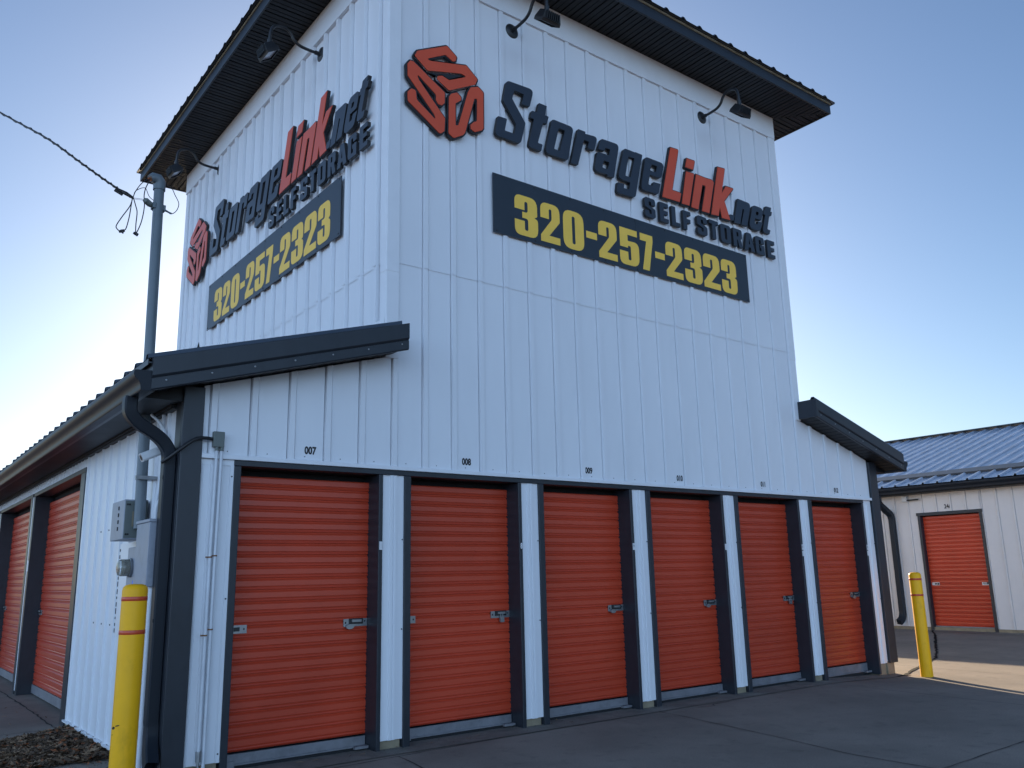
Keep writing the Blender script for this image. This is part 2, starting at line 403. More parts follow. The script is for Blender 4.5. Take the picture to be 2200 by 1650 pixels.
# header ledge
b = MB(); b.box(XL+.13, XR-.05, -.030, .0, H, H+.036); b.build('header_trim', M['trimwhite'], bld, bevel=.004)
b = MB(); b.box(-.004, 5*P+1.312, -.014, .10, H-.044, H-.001); b.build('header_frame', M['slate'], bld, bevel=.003)
# slate corner trims of the low part
for sx, cx, wd, zt in ((1, XL, .138, zr(XL+.07)), (-1, XR, .175, zr(XR-.09))):
    b = MB(); zb = .10
    b.box(cx-sx*.020, cx+sx*wd, -.036, -.001, zb, zt); b.box(cx-sx*.020, cx-sx*.002, -.0005, .15, zb, zt-.1)
    b.build('corner_trim', M['slate'], bld, bevel=.006)
b = MB(); b.box(XR-.19, XR-.02, .005, .2, gz(9.2), .12); b.build('foundation', M['base'], bld)
b = MB(); b.box(XL+.02, XL+.13, .005, .2, 0, .10); b.build('foundation', M['base'], bld)

# pillars between the doors
PX = [(XL+.139, -.002)] + [(k*P+1.308, (k+1)*P) for k in range(5)] + [(5*P+1.308, XR-.174)]
for i, (x0, x1) in enumerate(PX):
    mid = (x0+x1)/2; b = MB(); zb = .075 if 0 < i < 6 else .10
    if i == 0: pr = [(x0,0),(x0+.015,.012),(x0+.03,0),(x0+.075,0),(x0+.085,.02),(x0+.12,.02),(x0+.13,0),(x1-.035,0),(x1-.025,.012),(x1,.012)]
    elif i == 6: pr = [(x0,0),(mid-.02,0),(mid-.012,.012),(mid+.02,.012),(mid+.028,0),(x1,0)]
    else: pr = [(x0,0),(mid-.035,0),(mid-.028,.015),(mid-.006,.015),(mid,.004),(mid+.008,.015),(mid+.028,.015),(mid+.035,0),(x1,0)]
    pr = [(u, d-.006) for u, d in pr]
    b.strips(pr, zb, H-.046, FRONT)
    b.strips([(pr[0][0],pr[0][1]),(pr[-1][0],pr[-1][1])], H-.0465, H-.001, FRONT)
    b.build('wall_pillar', M['white'], bld, recalc=False)
    b = MB(); b.box(x0+.01, x1-.01, .03, .3, gz((x0+x1)/2)-.01, zb+.03); b.build('foundation', M['base'], bld)
    b = MB(); b.box(x0, x1, .07, .40, zb+.0301, H); b.build('pillar_core', M['void'], bld)

# ------------------------------------------------------------------ roller doors
def curtain(mb, u0, u1, zb, zt, mp, pitch=.0905):
    pr = []; z = zt
    rel = [(0,0),(.44,0),(.475,-.008),(.53,-.009),(.58,-.002),(.66,.001),(.73,-.001),(.765,-.013),(.85,-.014),(.95,-.004)]
    n = int((zt-zb)/pitch)+1
    for k in range(n):
        for t_, d in rel:
            zz = zt-(k+t_)*pitch
            if zz > zb: pr.append((zz, d))
    pr.append((zb, 0)); pr = pr[::-1]
    pr += [(zt+.010,-.006),(zt+.014,-.03),(zt+.008,-.06)]
    mb.strips(pr, u0, u1, lambda z_, x_, d: mp(x_, z_, d))
def latch(mb, x, z, mp, right, long=.22):
    """slide latch plate centred at (x,z) on the curtain"""
    def bx(a,b_,c,d_,e,f,mi):
        mb.mi = mi; pts = [mp(a,c,e),mp(b_,c,e),mp(b_,d_,e),mp(a,d_,e),mp(a,c,f),mp(b_,c,f),mp(b_,d_,f),mp(a,d_,f)]
        mb.add(pts, [(0,3,2,1),(4,5,6,7),(0,1,5,4),(1,2,6,5),(2,3,7,6),(3,0,4,7)])
    h = .031
    bx(x-long/2, x+long/2, z-h, z+h, .003, .011, 0)
    if right:
        bx(x-long*.28, x+long*.30, z-.012, z+.034, .011, .020, 1)
        bx(x-long*.18, x+long*.22, z+.004, z+.024, .020, .030, 0)
        bx(x-long*.44, x-long*.40, z-.008, z+.008, .011, .016, 1); bx(x+long*.36, x+long*.40, z+.002, z+.016, .011, .016, 1)
    else:
        bx(x-long*.18, x+long*.12, z-.014, z+.016, .011, .016, 1); bx(x-long*.46, x-long*.26, z-.02, z+.02, .011, .022, 1)
        bx(x+long*.32, x+long*.38, z-.006, z+.008, .011, .015, 1)
    mb.mi = 0
def padlock(parent, x, z, mp, kind):
    mb = MB()
    if kind == 'disc':
        c = (x-.045, z-.035); seg = 14
        ring = [(c[0]+.036*math.cos(2*math.pi*k/seg), c[1]+.020*math.sin(2*math.pi*k/seg)) for k in range(seg)]
        mb.prism([ring], .012, .036, mp)
    else:
        body = rounded([(x-.022,z-.085,.006),(x+.022,z-.085,.006),(x+.022,z-.035,.006),(x-.022,z-.035,.006)])
        mb.prism([body], .016, .038, mp)
        mb.tube([mp(x-.013,z-.036,.027),mp(x-.013,z-.012,.027),mp(x,z,.027),mp(x+.013,z-.012,.027),mp(x+.013,z-.036,.027)], .0035, 8)
    return mb.build('padlock', M['galv'], parent)
CY = .175
DOORMAP = lambda u, v, d: (u, CY-d, v)
for k in range(6):
    x0 = k*P; g0 = gz(x0+.6)
    f = MB()
    xj = .055 if k == 0 else .067
    f.box(x0, x0+xj, -.012, .26, g0-.005, H-.0445); f.build('door_jamb', M['slate'], bld, bevel=.005)
    f = MB(); f.box(x0+1.268, x0+1.308, -.012, .26, g0-.005, H-.0445); f.build('door_jamb', M['slate'], bld, bevel=.005)
    v = MB(); v.box(x0+.055, x0+1.27, .262, .40, g0, H-.046); v.box(x0+.055, x0+1.27, .12, .41, H-.0445, H-.002); v.build('door_recess', M['void'], bld)
    c = MB(); curtain(c, x0+.050, x0+1.272, .125, 2.190, DOORMAP)
    d = c.build('roller_door', M['orange'], bld, recalc=False)
    zb = g0+.03
    q = MB(); q.box(x0+.070, x0+1.262, CY-.014, CY+.012, zb, .110); q.box(x0+.070, x0+1.262, CY-.034, CY-.0145, zb, zb+.012)
    q.box(x0+.068, x0+.16, CY-.045, CY-.0355, zb-.01, zb+.035); q.box(x0+1.14, x0+1.262, CY-.075, CY-.0355, zb-.01, zb+.012)
    q.box(x0+.648, x0+.656, CY-.018, CY-.0145, zb+.035, zb+.045)
    q.build('bottom_bar', M['bar'], d, bevel=.002)
    q = MB(); q.box(x0+.066, x0+1.266, CY-.03, CY+.05, g0-.01, zb-.003); q.build('threshold_fill', M['void'], d)  # dark box filling the gap under the bottom bar
    l = MB(); latch(l, x0+1.155, 1.017, DOORMAP, True); l.build('latch', [M['galv'], M['black']], d)
    l = MB(); latch(l, x0+.145 if k < 2 else x0+.12, 1.013, DOORMAP, False, .15); l.build('latch', [M['galv'], M['black']], d)
    if k in (0, 2, 3, 5): padlock(d, x0+1.14, 1.02, DOORMAP, 'disc')
    else: padlock(d, x0+1.16, 1.03, DOORMAP, 'hang')
    # number on the white header
    cx = (.627, 2.19, 3.737, 5.14, 6.684, 8.29)[k]; cz = (2.416,2.420,2.424,2.414,2.417,2.409)[k]
    tv, tf = text_loops_mesh('%03d' % (7+k), .086, .78, .0035)
    q = MB(); q.add([(cx+a, -.0025, cz+c_) for a, c_ in tv], tf); q.build('unit_number', M['num'], bld, recalc=False)
    # little plate on the right jamb
    q = MB(); sx = x0+1.289
    q.box(sx-.014, sx+.014, -.0155, -.0125, 1.612, 1.682); st = q.build('number_sticker', M['black'] if k == 1 else M['sticker'], bld)
    if k == 1:
        tv, tf = text_loops_mesh('8', .075, .6, .003); q = MB(); q.add([(sx+a, -.0165, 1.647+c_) for a, c_ in tv], tf); q.build('digit', M['sticker'], st, recalc=False)
    elif k in (2, 4, 5):
        tv, tf = text_loops_mesh({2:'9',4:'11',5:'12'}[k], .04, .6, .001); q = MB(); q.add([(sx+a, -.0165, 1.65+c_) for a, c_ in tv], tf); q.build('digit', M['num'], st, recalc=False)
    if k in (4, 5):
        q = MB(); q.box(sx-.014, sx+.014, -.0155, -.0125, 1.535, 1.600); q.build('number_sticker', M['sticker'], bld)

# ------------------------------------------------------------------ left side wall with its own doors
ls = MB(); WZ = 2.712
pr = ribs(.10, SIDE_OP[0][0]-.20, 1.624-.322*4, .322, h=.020, wt=.04, ws=.016, groove=0.0)
ls.strips(pr, .062, WZ, LEFT(XL))
ls.strips(ribs(SIDE_OP[0][0]-.20, LEN, SIDE_OP[0][0]-.1, .161, h=.012, wt=.03, ws=.012, groove=0.0), 2.60, WZ, LEFT(XL))
ls.build('side_siding', M['white'], bld, recalc=False)
b = MB(); b.box(XL-.030, XL-.001, .15, SIDE_OP[0][0]-.201, .045, .061); b.build('base_flashing', M['trimwhite'], bld)
b = MB(); b.box(XL+.002, XL+.3, .15, SIDE_OP[0][0]-.21, -.01, .12); b.build('foundation', M['base'], bld)
SM = lambda u, v, d: (XL+.17-d, u, v)
for k, (y0, y1) in enumerate(SIDE_OP):
    f = MB(); yn = y0-.20 if k == 0 else y0-.13
    f.box(XL-.014, XL+.22, yn, y0, -.005, 2.549); f.box(XL-.014, XL+.22, y1, y1+.10, -.005, 2.549); f.box(XL-.014, XL+.16, yn, y1+.10, 2.55, 2.60)
    f.build('door_frame', M['slate'], bld, bevel=.005)
    f = MB(); f.strips([(y1+.1001,-.004),(y1+.125,-.004),(y1+.13,.014),(y1+.16,.014),(y1+.165,-.004),(y1+.2099,-.004)], .05, 2.549, LEFT(XL)); f.build('wall_pillar', M['white'], bld, recalc=False)
    v = MB(); v.box(XL+.222, XL+.40, y0-.1, y1+.1, 0, 2.6); v.box(XL+.165, XL+.40, y0-.1, y1+.1, 2.551, 2.599); v.build('door_recess', M['void'], bld)
    c = MB(); curtain(c, y0+.002, y1-.002, .13, 2.46, SM, .1)
    d = c.build('roller_door', M['orange'], bld, recalc=False)
    q = MB(); q.box(XL+.158, XL+.184, y0+.004, y1-.004, .020, .125); q.build('bottom_bar', M['bar'], d, bevel=.002)
    l = MB(); latch(l, y1-.12, 1.03, SM, True, .2); l.build('latch', [M['galv'], M['black']], d)
    if k < 2:
        q = MB(); q.box(XL-.0175, XL-.0145, y1+.02, y1+.09, 1.56, 1.70); st = q.build('number_sticker', M['sticker'], bld)
# plain right and rear walls
b = MB(); b.strips(ribs(.151, LEN, .3, .322, h=.018, groove=0), 0.05, 2.83, RIGHT(XR)); b.strips(ribs(XL, XR, RS, RP), .05, lambda x: zr(x), BACK(LEN)); b.build('rear_siding', M['white'], bld, recalc=False)

# ------------------------------------------------------------------ low roof
def sloped(mb, x0, x1, prof, nseg=1, closed=True):
    """sweep a (y, dz) profile along the rake from x0 to x1"""
    k = len(prof); vs = []
    for x in (x0, x1): vs += [(x, y, zf(x)+dz) for y, dz in prof]
    fs = [(i, (i+1) % k, k+(i+1) % k, k+i) for i in range(k)] + [tuple(range(k))[::-1], tuple(range(k, 2*k))]
    mb.add(vs, fs)
FPROF = [(-.302,.004),(-.302,-.128),(-.292,-.142),(-.284,-.146),(-.284,-.150),(-.292,-.153),(-.292,-.226),(-.284,-.236),(-.262,-.236),(-.262,.004)]
for x0, x1 in ((-.728, 1.393), (7.548, 2*XC+.728)):
    b = MB(); sloped(b, x0, x1, FPROF); rk = b.build('rake_fascia', M['slate'], bld)
    n = 7
    for i in range(n):
        x = x0+.10+(x1-x0-.17)*i/(n-1); q = MB(); q.lathe([(0.0,0),(.007,0),(.007,-.004),(0,-.006)], (x,-.2922,zf(x)-.178), 'y', 10); q.build('screw', M['galv'], rk)
    # soffit under the rake: ribbed across
    q = MB(); s0, s1 = (x0, min(x1, XT-.03)) if x0 < 0 else (max(x0, XTR+.03), x1)
    pr = []; x = s0
    while x < s1-.02: pr += [(x, 0),(x+.088,0),(x+.092,.008),(x+.098,.008)]; x += .10
    pr.append((s1, 0))
    q.strips(pr, -.262, .0, lambda u,v,d: (u, v, zf(u)-.222+d+(v+.262)*.02)); q.build('soffit', M['soffit'], bld, recalc=False)
# end panel closing the right rake beside the tower
b = MB(); x = 7.546
b.add([(x,-.300,zf(x)+.002),(x,-.002,zf(x)+.002),(x,-.002,zf(x)-.232),(x,-.300,zf(x)-.232),(x+.05,-.300,zf(x)+.002),(x+.05,-.002,zf(x)+.002),(x+.05,-.002,zf(x)-.232),(x+.05,-.300,zf(x)-.232)],
      [(0,1,2,3),(4,7,6,5),(0,3,7,4),(1,5,6,2),(0,4,5,1),(3,2,6,7)])
b.build('rake_end_panel', M['slate'], bld)
r_ = MB()
rp = lambda a, c, s: ribs(a, c, s, .323, h=.034, wt=.035, ws=.014, groove=0)
for sgn in (1, -1):
    mp = (lambda u, v, d: (v, u, zf(v)+.008+d)) if sgn == 1 else (lambda u, v, d: (2*XC-v, u, zf(v)+.008+d))
    r_.strips(rp(-.29, YB+.01, .05), -.760, XT+.0, mp, rev=(sgn == -1)); r_.strips(rp(YB+.01, LEN+.3, .05), -.760, XC, mp, rev=(sgn == -1))
rf = r_.build('roof', M['roof'], bld, recalc=False)
b = MB(); b.box(-.728, -.700, -.261, LEN+.3, 2.72, 2.935); b.box(-.752, -.7285, -.27, LEN+.3, 2.925, 2.937); b.box(-.757, -.7525, -.27, LEN+.3, 2.912, 2.955); b.box(2*XC+.700, 2*XC+.728, -.261, LEN+.3, 2.72, 2.962); b.build('eave_fascia', M['slate'], bld)
b = MB()
for sgn in (0, 1):
    X = (lambda x: x) if sgn == 0 else (lambda x: 2*XC-x)
    b.add([(X(-.700),-.001,2.724),(X(XL),-.001,2.724),(X(XL),LEN,2.724),(X(-.700),LEN,2.724),(X(-.700),-.001,2.765),(X(XL),-.001,2.85)], [(0,1,2,3),(0,4,5,1)])
b.box(XL-.045, XL-.001, .15, LEN, 2.690, 2.7235); b.box(XL-.06, XL-.046, .15, LEN, 2.705, 2.7235)
b.build('eave_soffit', M['soffit'], bld)
# flashing where the roof meets the tower, with its torn-up tab
b = MB(); n = 26
for i in range(n):
    y0, y1 = YB*i/n, YB*(i+1)/n-.004
    b.add([(XT-.030,y0,zf(XT)+.01),(XT-.030,y1,zf(XT)+.01),(XT-.030,y1,zf(XT)+.13),(XT-.030,y0,zf(XT)+.13)], [(0,1,2,3)])
b.build('flashing', M['trimwhite'], rf, recalc=False)
# gutters (K profile) with end caps
def gutter(name, xo, sgn, y0, y1, zt, mm, parent):
    mb = MB(); pf = [(0,0),(0,-.150),(.062,-.152),(.068,-.146),(.070,-.132),(.071,-.118),(.076,-.100),(.086,-.084),(.098,-.072),(.110,-.060),(.118,-.046),(.121,-.032),(.120,-.018),(.114,-.008),(.106,-.006),(.100,-.012),(.104,-.030),(.100,-.050),(.075,-.085),(.060,-.110),(.058,-.144),(.008,-.142),(.008,0)]
    k = len(pf); vs = []
    for y in (y0, y1): vs += [(xo+sgn*a, y, zt+c) for a, c in pf]
    mb.add(vs, [(i,(i+1)%k,k+(i+1)%k,k+i) for i in range(k)])
    cap = pf[:15]; 
    for y in (y0-.003, y1+.003): mb.add([(xo+sgn*a, y, zt+c) for a, c in cap], [tuple(range(len(cap)))])
    return mb.build(name, mm, parent, smooth=True)
gutter('gutter', -.7285, -1, -.285, LEN, 2.868, M['downs'], bld)
gutter('gutter', 2*XC+.7285, 1, -.285, LEN, 2.868, M['downs'], bld)
RECT0 = [(-.040,-.028),(-.032,-.036),(.032,-.036),(.040,-.028),(.034,-.012),(.040,0),(.034,.012),(.040,.028),(.032,.036),(.012,.030),(0,.036),(-.012,.030),(-.032,.036),(-.040,.028)]
RECT = [(p*1.28, q*1.25) for p, q in RECT0]
def smooth(pts, n=6):
    pts = [Vector(p) for p in pts]; out = []
    for i in range(len(pts)-1):
        p0 = pts[max(i-1,0)]; p1 = pts[i]; p2 = pts[i+1]; p3 = pts[min(i+2,len(pts)-1)]
        for k in range(n):
            t_ = k/n; out.append(.5*((2*p1)+(-p0+p2)*t_+(2*p0-5*p1+4*p2-p3)*t_*t_+(-p0+3*p1-3*p2+p3)*t_**3))
    out.append(pts[-1]); return out
ds = MB()
ds.tube(smooth([(-.785,.03,2.72),(-.788,.03,2.66),(-.776,.035,2.60),(-.71,.05,2.535),(-.60,.07,2.475),(-.525,.085,2.42),(-.475,.095,2.345),(-.466,.10,2.24)]) + [(-.464,.10,.42)] + smooth([(-.46,.10,.40),(-.463,.085,.31),(-.475,.03,.22),(-.49,-.06,.14)])[1:], 0, rect=RECT, up=(0,1,0), cap=False)
ds.build('downspout', M['downs'], bld)
q = MB(); q.box(-.515,-.405,.055,.062,2.13,2.16); q.box(-.515,-.405,.055,.062,1.1,1.125); q.build('downspout_strap', M['downs'], bld)

# ------------------------------------------------------------------ tower soffit, fascia, hip roof
OV = .60; SX0, SX1, SY0, SY1 = XT-OV, XTR+OV, -OV, YB+OV+.03
so = MB()
def soff(a0, a1, mit, mp):
    pr = []; x = a0
    while x < a1-.01:
        for dx, d in ((0,0),(.060,0),(.064,.007),(.070,.007),(.074,0),(.126,0),(.130,.014),(.144,.014)):
            if x+dx < a1: pr.append((x+dx, d))
        x += .148
    pr.append((a1,0)); so.strips(pr, lambda u: 0, mit, mp)
z0 = ZT
soff(SX0, SX1, lambda u: min(OV, u-SX0, SX1-u), lambda u,v,d: (u, SY0+v, z0+d))
soff(SX0, SX1, lambda u: min(OV, u-SX0, SX1-u), lambda u,v,d: (u, SY1-v, z0+d))
soff(SY0, SY1, lambda u: min(OV, u-SY0, SY1-u), lambda u,v,d: (SX0+v, u, z0+d))
soff(SY0, SY1, lambda u: min(OV, u-SY0, SY1-u), lambda u,v,d: (SX1-v, u, z0+d))
so.build('tower_soffit', M['soffit'], bld, recalc=False)
b = MB(); e = .018
def ring(mb, o, z0, z1, th):
    mb.box(SX0-o, SX1+o, SY0-o, SY0-o+th, z0, z1); mb.box(SX0-o, SX1+o, SY1+o-th, SY1+o, z0, z1)
    mb.box(SX0-o, SX0-o+th, SY0-o+th, SY1+o-th, z0, z1); mb.box(SX1+o-th, SX1+o, SY0-o+th, SY1+o-th, z0, z1)
ring(b, .012, ZT-.012, ZT+.130, .022); b.build('tower_fascia', M['slate'], bld, bevel=.004)
b = MB(); ring(b, .020, ZT+.131, ZT+.160, .028); b.build('drip_edge', M['base'], bld)
hr = MB(); ex = .066; A0, A1, B0, B1 = SX0-ex, SX1+ex, SY0-ex, SY1+ex; ZR = ZT+.165; sl = .22; HW = (B1-B0)/2
def hip(a0, a1, lim, mp):
    pr = ribs(a0+.001, a1-.001, a0+.10, .30, h=.030, wt=.03, ws=.022, groove=0)
    hr.strips(pr, 0, lambda u: max(.001, min(u-a0, a1-u, lim)), mp, nv=1)
    hr.strips(pr, 0, .03, lambda u,v,d: (lambda p: (p[0],p[1],p[2]-.018-d*.0))(mp(u,v,d*0-0.0)))
hip(A0, A1, HW, lambda u,v,d: (u, B0+v, ZR+v*sl+d)); hip(A0, A1, HW, lambda u,v,d: (u, B1-v, ZR+v*sl+d))
hip(B0, B1, HW, lambda u,v,d: (A0+v, u, ZR+v*sl+d)); hip(B0, B1, HW, lambda u,v,d: (A1-v, u, ZR+v*sl+d))
hr.build('tower_roof', M['roof'], bld, recalc=False)
# screws of the siding: seam rows and bottom edge
sc = MB()
def screw(mb, p, ax, r=.006):
    mb.lathe([(r,0),(r,-.004),(0,-.006)], p, ax, 8)
for k in range(-1, 30):
    x = RS+k*RP+.15
    if XL+.2 < x < XR-.2: 
        screw(sc, (x, 0, H+.065), 'y', .004)
for k in range(7):
    y = 1.624-.322*4+.322*k+.2
    for z in (1.023, 1.868):
        if y < 3.3: screw(sc, (XL, y, z), 'x', .008)
sc.build('siding_screw', M['black'], bld, kind='stuff')
# pillar screws
sc = MB()
for i, (x0, x1) in enumerate(PX):
    for z in ((2.17, 1.25, .16) if i == 0 else (1.70, .95)): screw(sc, (x1-.015, .001 if i else -.006, z), 'y', .006)
sc.build('pillar_screw', M['black'], bld)

# ================================================================== SIGNS
GL = {
 'S': [[(0.186,6.574,0.06),(0.559,6.59,0.05),(0.496,6.365,0.01),(0.382,6.358,0.01),(0.418,6.486,0.01),(0.287,6.49,0.01),(0.255,6.378,0.02),(0.431,6.143,0.03),(0.356,5.875,0.06),(0.014,5.875,0.05),(0.06,6.107,0.01),(0.179,6.113,0.01),(0.146,5.967,0.01),(0.274,5.968,0.01),(0.302,6.088,0.02),(0.13,6.317,0.03)]],
 't': [[(0.629,6.457,0.01),(0.743,6.457,0.01),(0.711,6.335,0),(0.764,6.334,0.01),(0.734,6.234,0.01),(0.681,6.235,0),(0.596,5.963,0.01),(0.664,5.965,0.01),(0.638,5.877,0.01),(0.461,5.877,0.04),(0.55,6.233,0),(0.498,6.235,0.01),(0.525,6.327,0.01),(0.595,6.332,0)]],
 'o': [[(0.811,6.323,0.05),(1.13,6.321,0.05),(1.027,5.88,0.05),(0.695,5.879,0.05)],[(0.908,6.242,0.01),(0.997,6.238,0.01),(0.91,5.964,0.01),(0.827,5.964,0.01)]],
 'r': [[(1.2,6.326,0.01),(1.313,6.327,0.01),(1.307,6.301,0),(1.5,6.319,0.04),(1.442,6.134,0.01),(1.33,6.129,0.01),(1.362,6.218,0.01),(1.286,6.218,0.01),(1.176,5.87,0.01),(1.066,5.865,0.01)]],
 'a': [[(1.557,6.32,0.05),(1.849,6.331,0.05),(1.737,5.876,0.01),(1.632,5.87,0.01),(1.628,5.885,0),(1.424,5.876,0.05),(1.486,6.134,0.04),(1.671,6.139,0),(1.697,6.222,0.01),(1.618,6.22,0.01),(1.602,6.175,0.01),(1.503,6.172,0.01)],[(1.584,6.05,0.01),(1.675,6.05,0.01),(1.635,5.951,0.01),(1.556,5.952,0.01)]],
 'g': [[(1.93,6.313,0.05),(2.114,6.313,0),(2.12,6.319,0),(2.239,6.317,0.01),(2.078,5.713,0.06),(1.762,5.696,0.04),(1.795,5.837,0.01),(1.901,5.841,0.01),(1.89,5.788,0.01),(1.977,5.791,0.01),(2.001,5.887,0),(1.799,5.888,0.06)],[(1.999,6.227,0.01),(2.098,6.228,0.01),(2.015,5.957,0.01),(1.928,5.956,0.01)]],
 'e': [[(2.294,6.311,0.05),(2.624,6.313,0.05),(2.553,6.096,0.05),(2.355,6.092,0),(2.31,5.952,0.01),(2.392,5.954,0.01),(2.41,6.011,0.01),(2.533,6.017,0.01),(2.486,5.867,0.05),(2.177,5.85,0.05)],[(2.395,6.241,0.01),(2.493,6.239,0.01),(2.459,6.15,0.01),(2.361,6.15,0.01)]],
 'L': [[(2.761,6.578,0.01),(2.907,6.589,0.01),(2.739,5.992,0),(2.904,5.994,0.01),(2.864,5.865,0.01),(2.553,5.854,0.01)]],
 'i': [[(3.029,6.329,0.005),(3.18,6.335,0.005),(3.043,5.864,0.005),(2.907,5.857,0.005)]],
 'i dot': [[(3.061,6.517,0.005),(3.212,6.524,0.005),(3.167,6.391,0.005),(3.018,6.385,0.005)]],
 'n': [[(3.222,6.344,0.005),(3.384,6.341,0),(3.572,6.353,0.04),(3.426,5.86,0.005),(3.286,5.853,0.005),(3.397,6.229,0.02),(3.33,6.228,0.01),(3.213,5.857,0.005),(3.082,5.855,0.005)]],
 'k': [[(3.671,6.576,0.005),(3.818,6.592,0.005),(3.712,6.212,0),(3.814,6.34,0),(3.966,6.346,0.005),(3.755,6.117,0),(3.846,5.868,0.005),(3.681,5.857,0.005),(3.651,6.007,0),(3.612,5.869,0.005),(3.468,5.855,0.005)]],
 'dot': [[(3.852,5.952,0.005),(3.945,5.958,0.005),(3.917,5.875,0.005),(3.82,5.873,0.005)]],
 'n2': [[(4.045,6.225,0.005),(4.172,6.224,0),(4.319,6.224,0.05),(4.204,5.869,0.005),(4.076,5.864,0.005),(4.165,6.101,0.02),(4.133,6.101,0.01),(4.054,5.863,0.005),(3.928,5.858,0.005)]],
 'e2': [[(4.365,6.22,0.08),(4.606,6.222,0.08),(4.532,6.035,0.01),(4.391,6.031,0),(4.375,5.949,0.01),(4.436,5.952,0.01),(4.455,6.003,0.005),(4.551,6.003,0.005),(4.48,5.861,0.08),(4.229,5.852,0.08)],[(4.429,6.141,0.01),(4.485,6.139,0.01),(4.464,6.088,0.005),(4.412,6.086,0.005)]],
 't2': [[(4.661,6.276,0.005),(4.783,6.284,0.005),(4.757,6.221,0),(4.794,6.223,0.005),(4.765,6.159,0.005),(4.724,6.157,0),(4.648,5.933,0.01),(4.716,5.933,0.005),(4.687,5.868,0.005),(4.532,5.866,0.04),(4.628,6.141,0),(4.585,6.141,0.005),(4.611,6.208,0.005),(4.637,6.21,0)]],
 'logoA': [[(-0.578,6.692,0.03),(-0.453,6.606,0.03),(-0.466,6.547,0.02),(-0.508,6.524,0.02),(-0.596,6.567,0.02),(-0.807,6.444,0.005),(-0.77,6.444,0),(-0.337,6.556,0.03),(-0.191,6.442,0.03),(-0.226,6.364,0.02),(-0.556,6.176,0.03),(-0.711,6.257,0.02),(-0.694,6.304,0.02),(-0.638,6.328,0.02),(-0.555,6.308,0.01),(-0.352,6.418,0.005),(-0.411,6.423,0),(-0.813,6.307,0.03),(-0.97,6.424,0.03),(-0.936,6.494,0.02)]],
 'logoB': [[(-1.015,6.357,0.02),(-0.972,6.361,0.02),(-0.6,6.145,0.03),(-0.603,6.022,0.02),(-0.641,5.98,0.02),(-0.689,5.981,0.02),(-0.719,6.02,0.02),(-0.716,6.077,0.02),(-0.923,6.219,0.005),(-0.908,6.18,0),(-0.599,5.859,0.03),(-0.607,5.708,0.03),(-0.665,5.658,0.03),(-1.041,5.899,0.03),(-1.044,6.004,0.03),(-1.001,6.057,0.03),(-0.941,6.052,0.03),(-0.928,5.953,0.02),(-0.722,5.815,0.005),(-0.739,5.854,0),(-1.043,6.175,0.03),(-1.047,6.309,0.03)]],
 'logoC': [[(-0.562,6.117,0.03),(-0.536,6.161,0.02),(-0.459,6.205,0.03),(-0.405,6.166,0.02),(-0.401,6.125,0.02),(-0.434,6.095,0.01),(-0.472,6.065,0.02),(-0.473,5.827,0.005),(-0.449,5.84,0),(-0.325,6.261,0.03),(-0.294,6.319,0.02),(-0.192,6.364,0.03),(-0.121,6.319,0.03),(-0.126,5.899,0.02),(-0.146,5.866,0.02),(-0.241,5.813,0.03),(-0.3,5.837,0.02),(-0.303,5.889,0.02),(-0.259,5.936,0.02),(-0.219,5.959,0.02),(-0.215,6.204,0.005),(-0.238,6.195,0),(-0.359,5.77,0.03),(-0.385,5.736,0.02),(-0.501,5.664,0.03),(-0.57,5.702,0.03)]],
}
# block capitals on a unit grid, height 1
BLK = {
 'S': (.62, [[(0,.68,.0),(0,1,.18),(.62,1,.18),(.62,.66,0),(.38,.66,0),(.38,.82,.06),(.24,.82,.06),(.24,.62,.05),(.62,.46,.08),(.62,0,.18),(0,0,.18),(0,.34,0),(.24,.34,0),(.24,.18,.06),(.38,.18,.06),(.38,.38,.05),(0,.52,.08)]]),
 'E': (.52, [[(0,0,.02),(0,1,.02),(.52,1,.02),(.52,.80,0),(.24,.80,0),(.24,.60,0),(.48,.60,0),(.48,.41,0),(.24,.41,0),(.24,.20,0),(.52,.20,0),(.52,0,.02)]]),
 'L': (.50, [[(0,0,.02),(0,1,.02),(.24,1,.02),(.24,.20,0),(.50,.20,0),(.50,0,.02)]]),
 'F': (.50, [[(0,0,.02),(0,1,.02),(.50,1,.02),(.50,.80,0),(.24,.80,0),(.24,.58,0),(.47,.58,0),(.47,.38,0),(.24,.38,0),(.24,0,.02)]]),
 'T': (.60, [[(.18,0,.02),(.18,.80,0),(0,.80,.02),(0,1,.02),(.60,1,.02),(.60,.80,.02),(.42,.80,0),(.42,0,.02)]]),
 'O': (.62, [[(0,0,.18),(0,1,.18),(.62,1,.18),(.62,0,.18)],[(.24,.18,.05),(.24,.82,.05),(.38,.82,.05),(.38,.18,.05)]]),
 'R': (.62, [[(0,0,.02),(0,1,.02),(.60,1,.15),(.60,.50,.08),(.50,.45,0),(.62,0,.02),(.37,0,.02),(.29,.40,0),(.24,.40,0),(.24,0,.02)],[(.24,.58,.02),(.24,.82,.02),(.36,.82,.05),(.36,.58,.05)]]),
 'A': (.66, [[(0,0,.02),(.19,1,.02),(.47,1,.02),(.66,0,.02),(.42,0,.02),(.40,.18,0),(.26,.18,0),(.24,0,.02)],[(.29,.36,.01),(.33,.72,.01),(.37,.36,.01)]]),
 'G': (.62, [[(0,0,.18),(0,1,.18),(.62,1,.18),(.62,.64,0),(.38,.64,0),(.38,.82,.05),(.24,.82,.05),(.24,.18,.05),(.38,.18,.05),(.38,.36,0),(.32,.36,0),(.32,.54,0),(.62,.54,0),(.62,0,.02)]]),
}
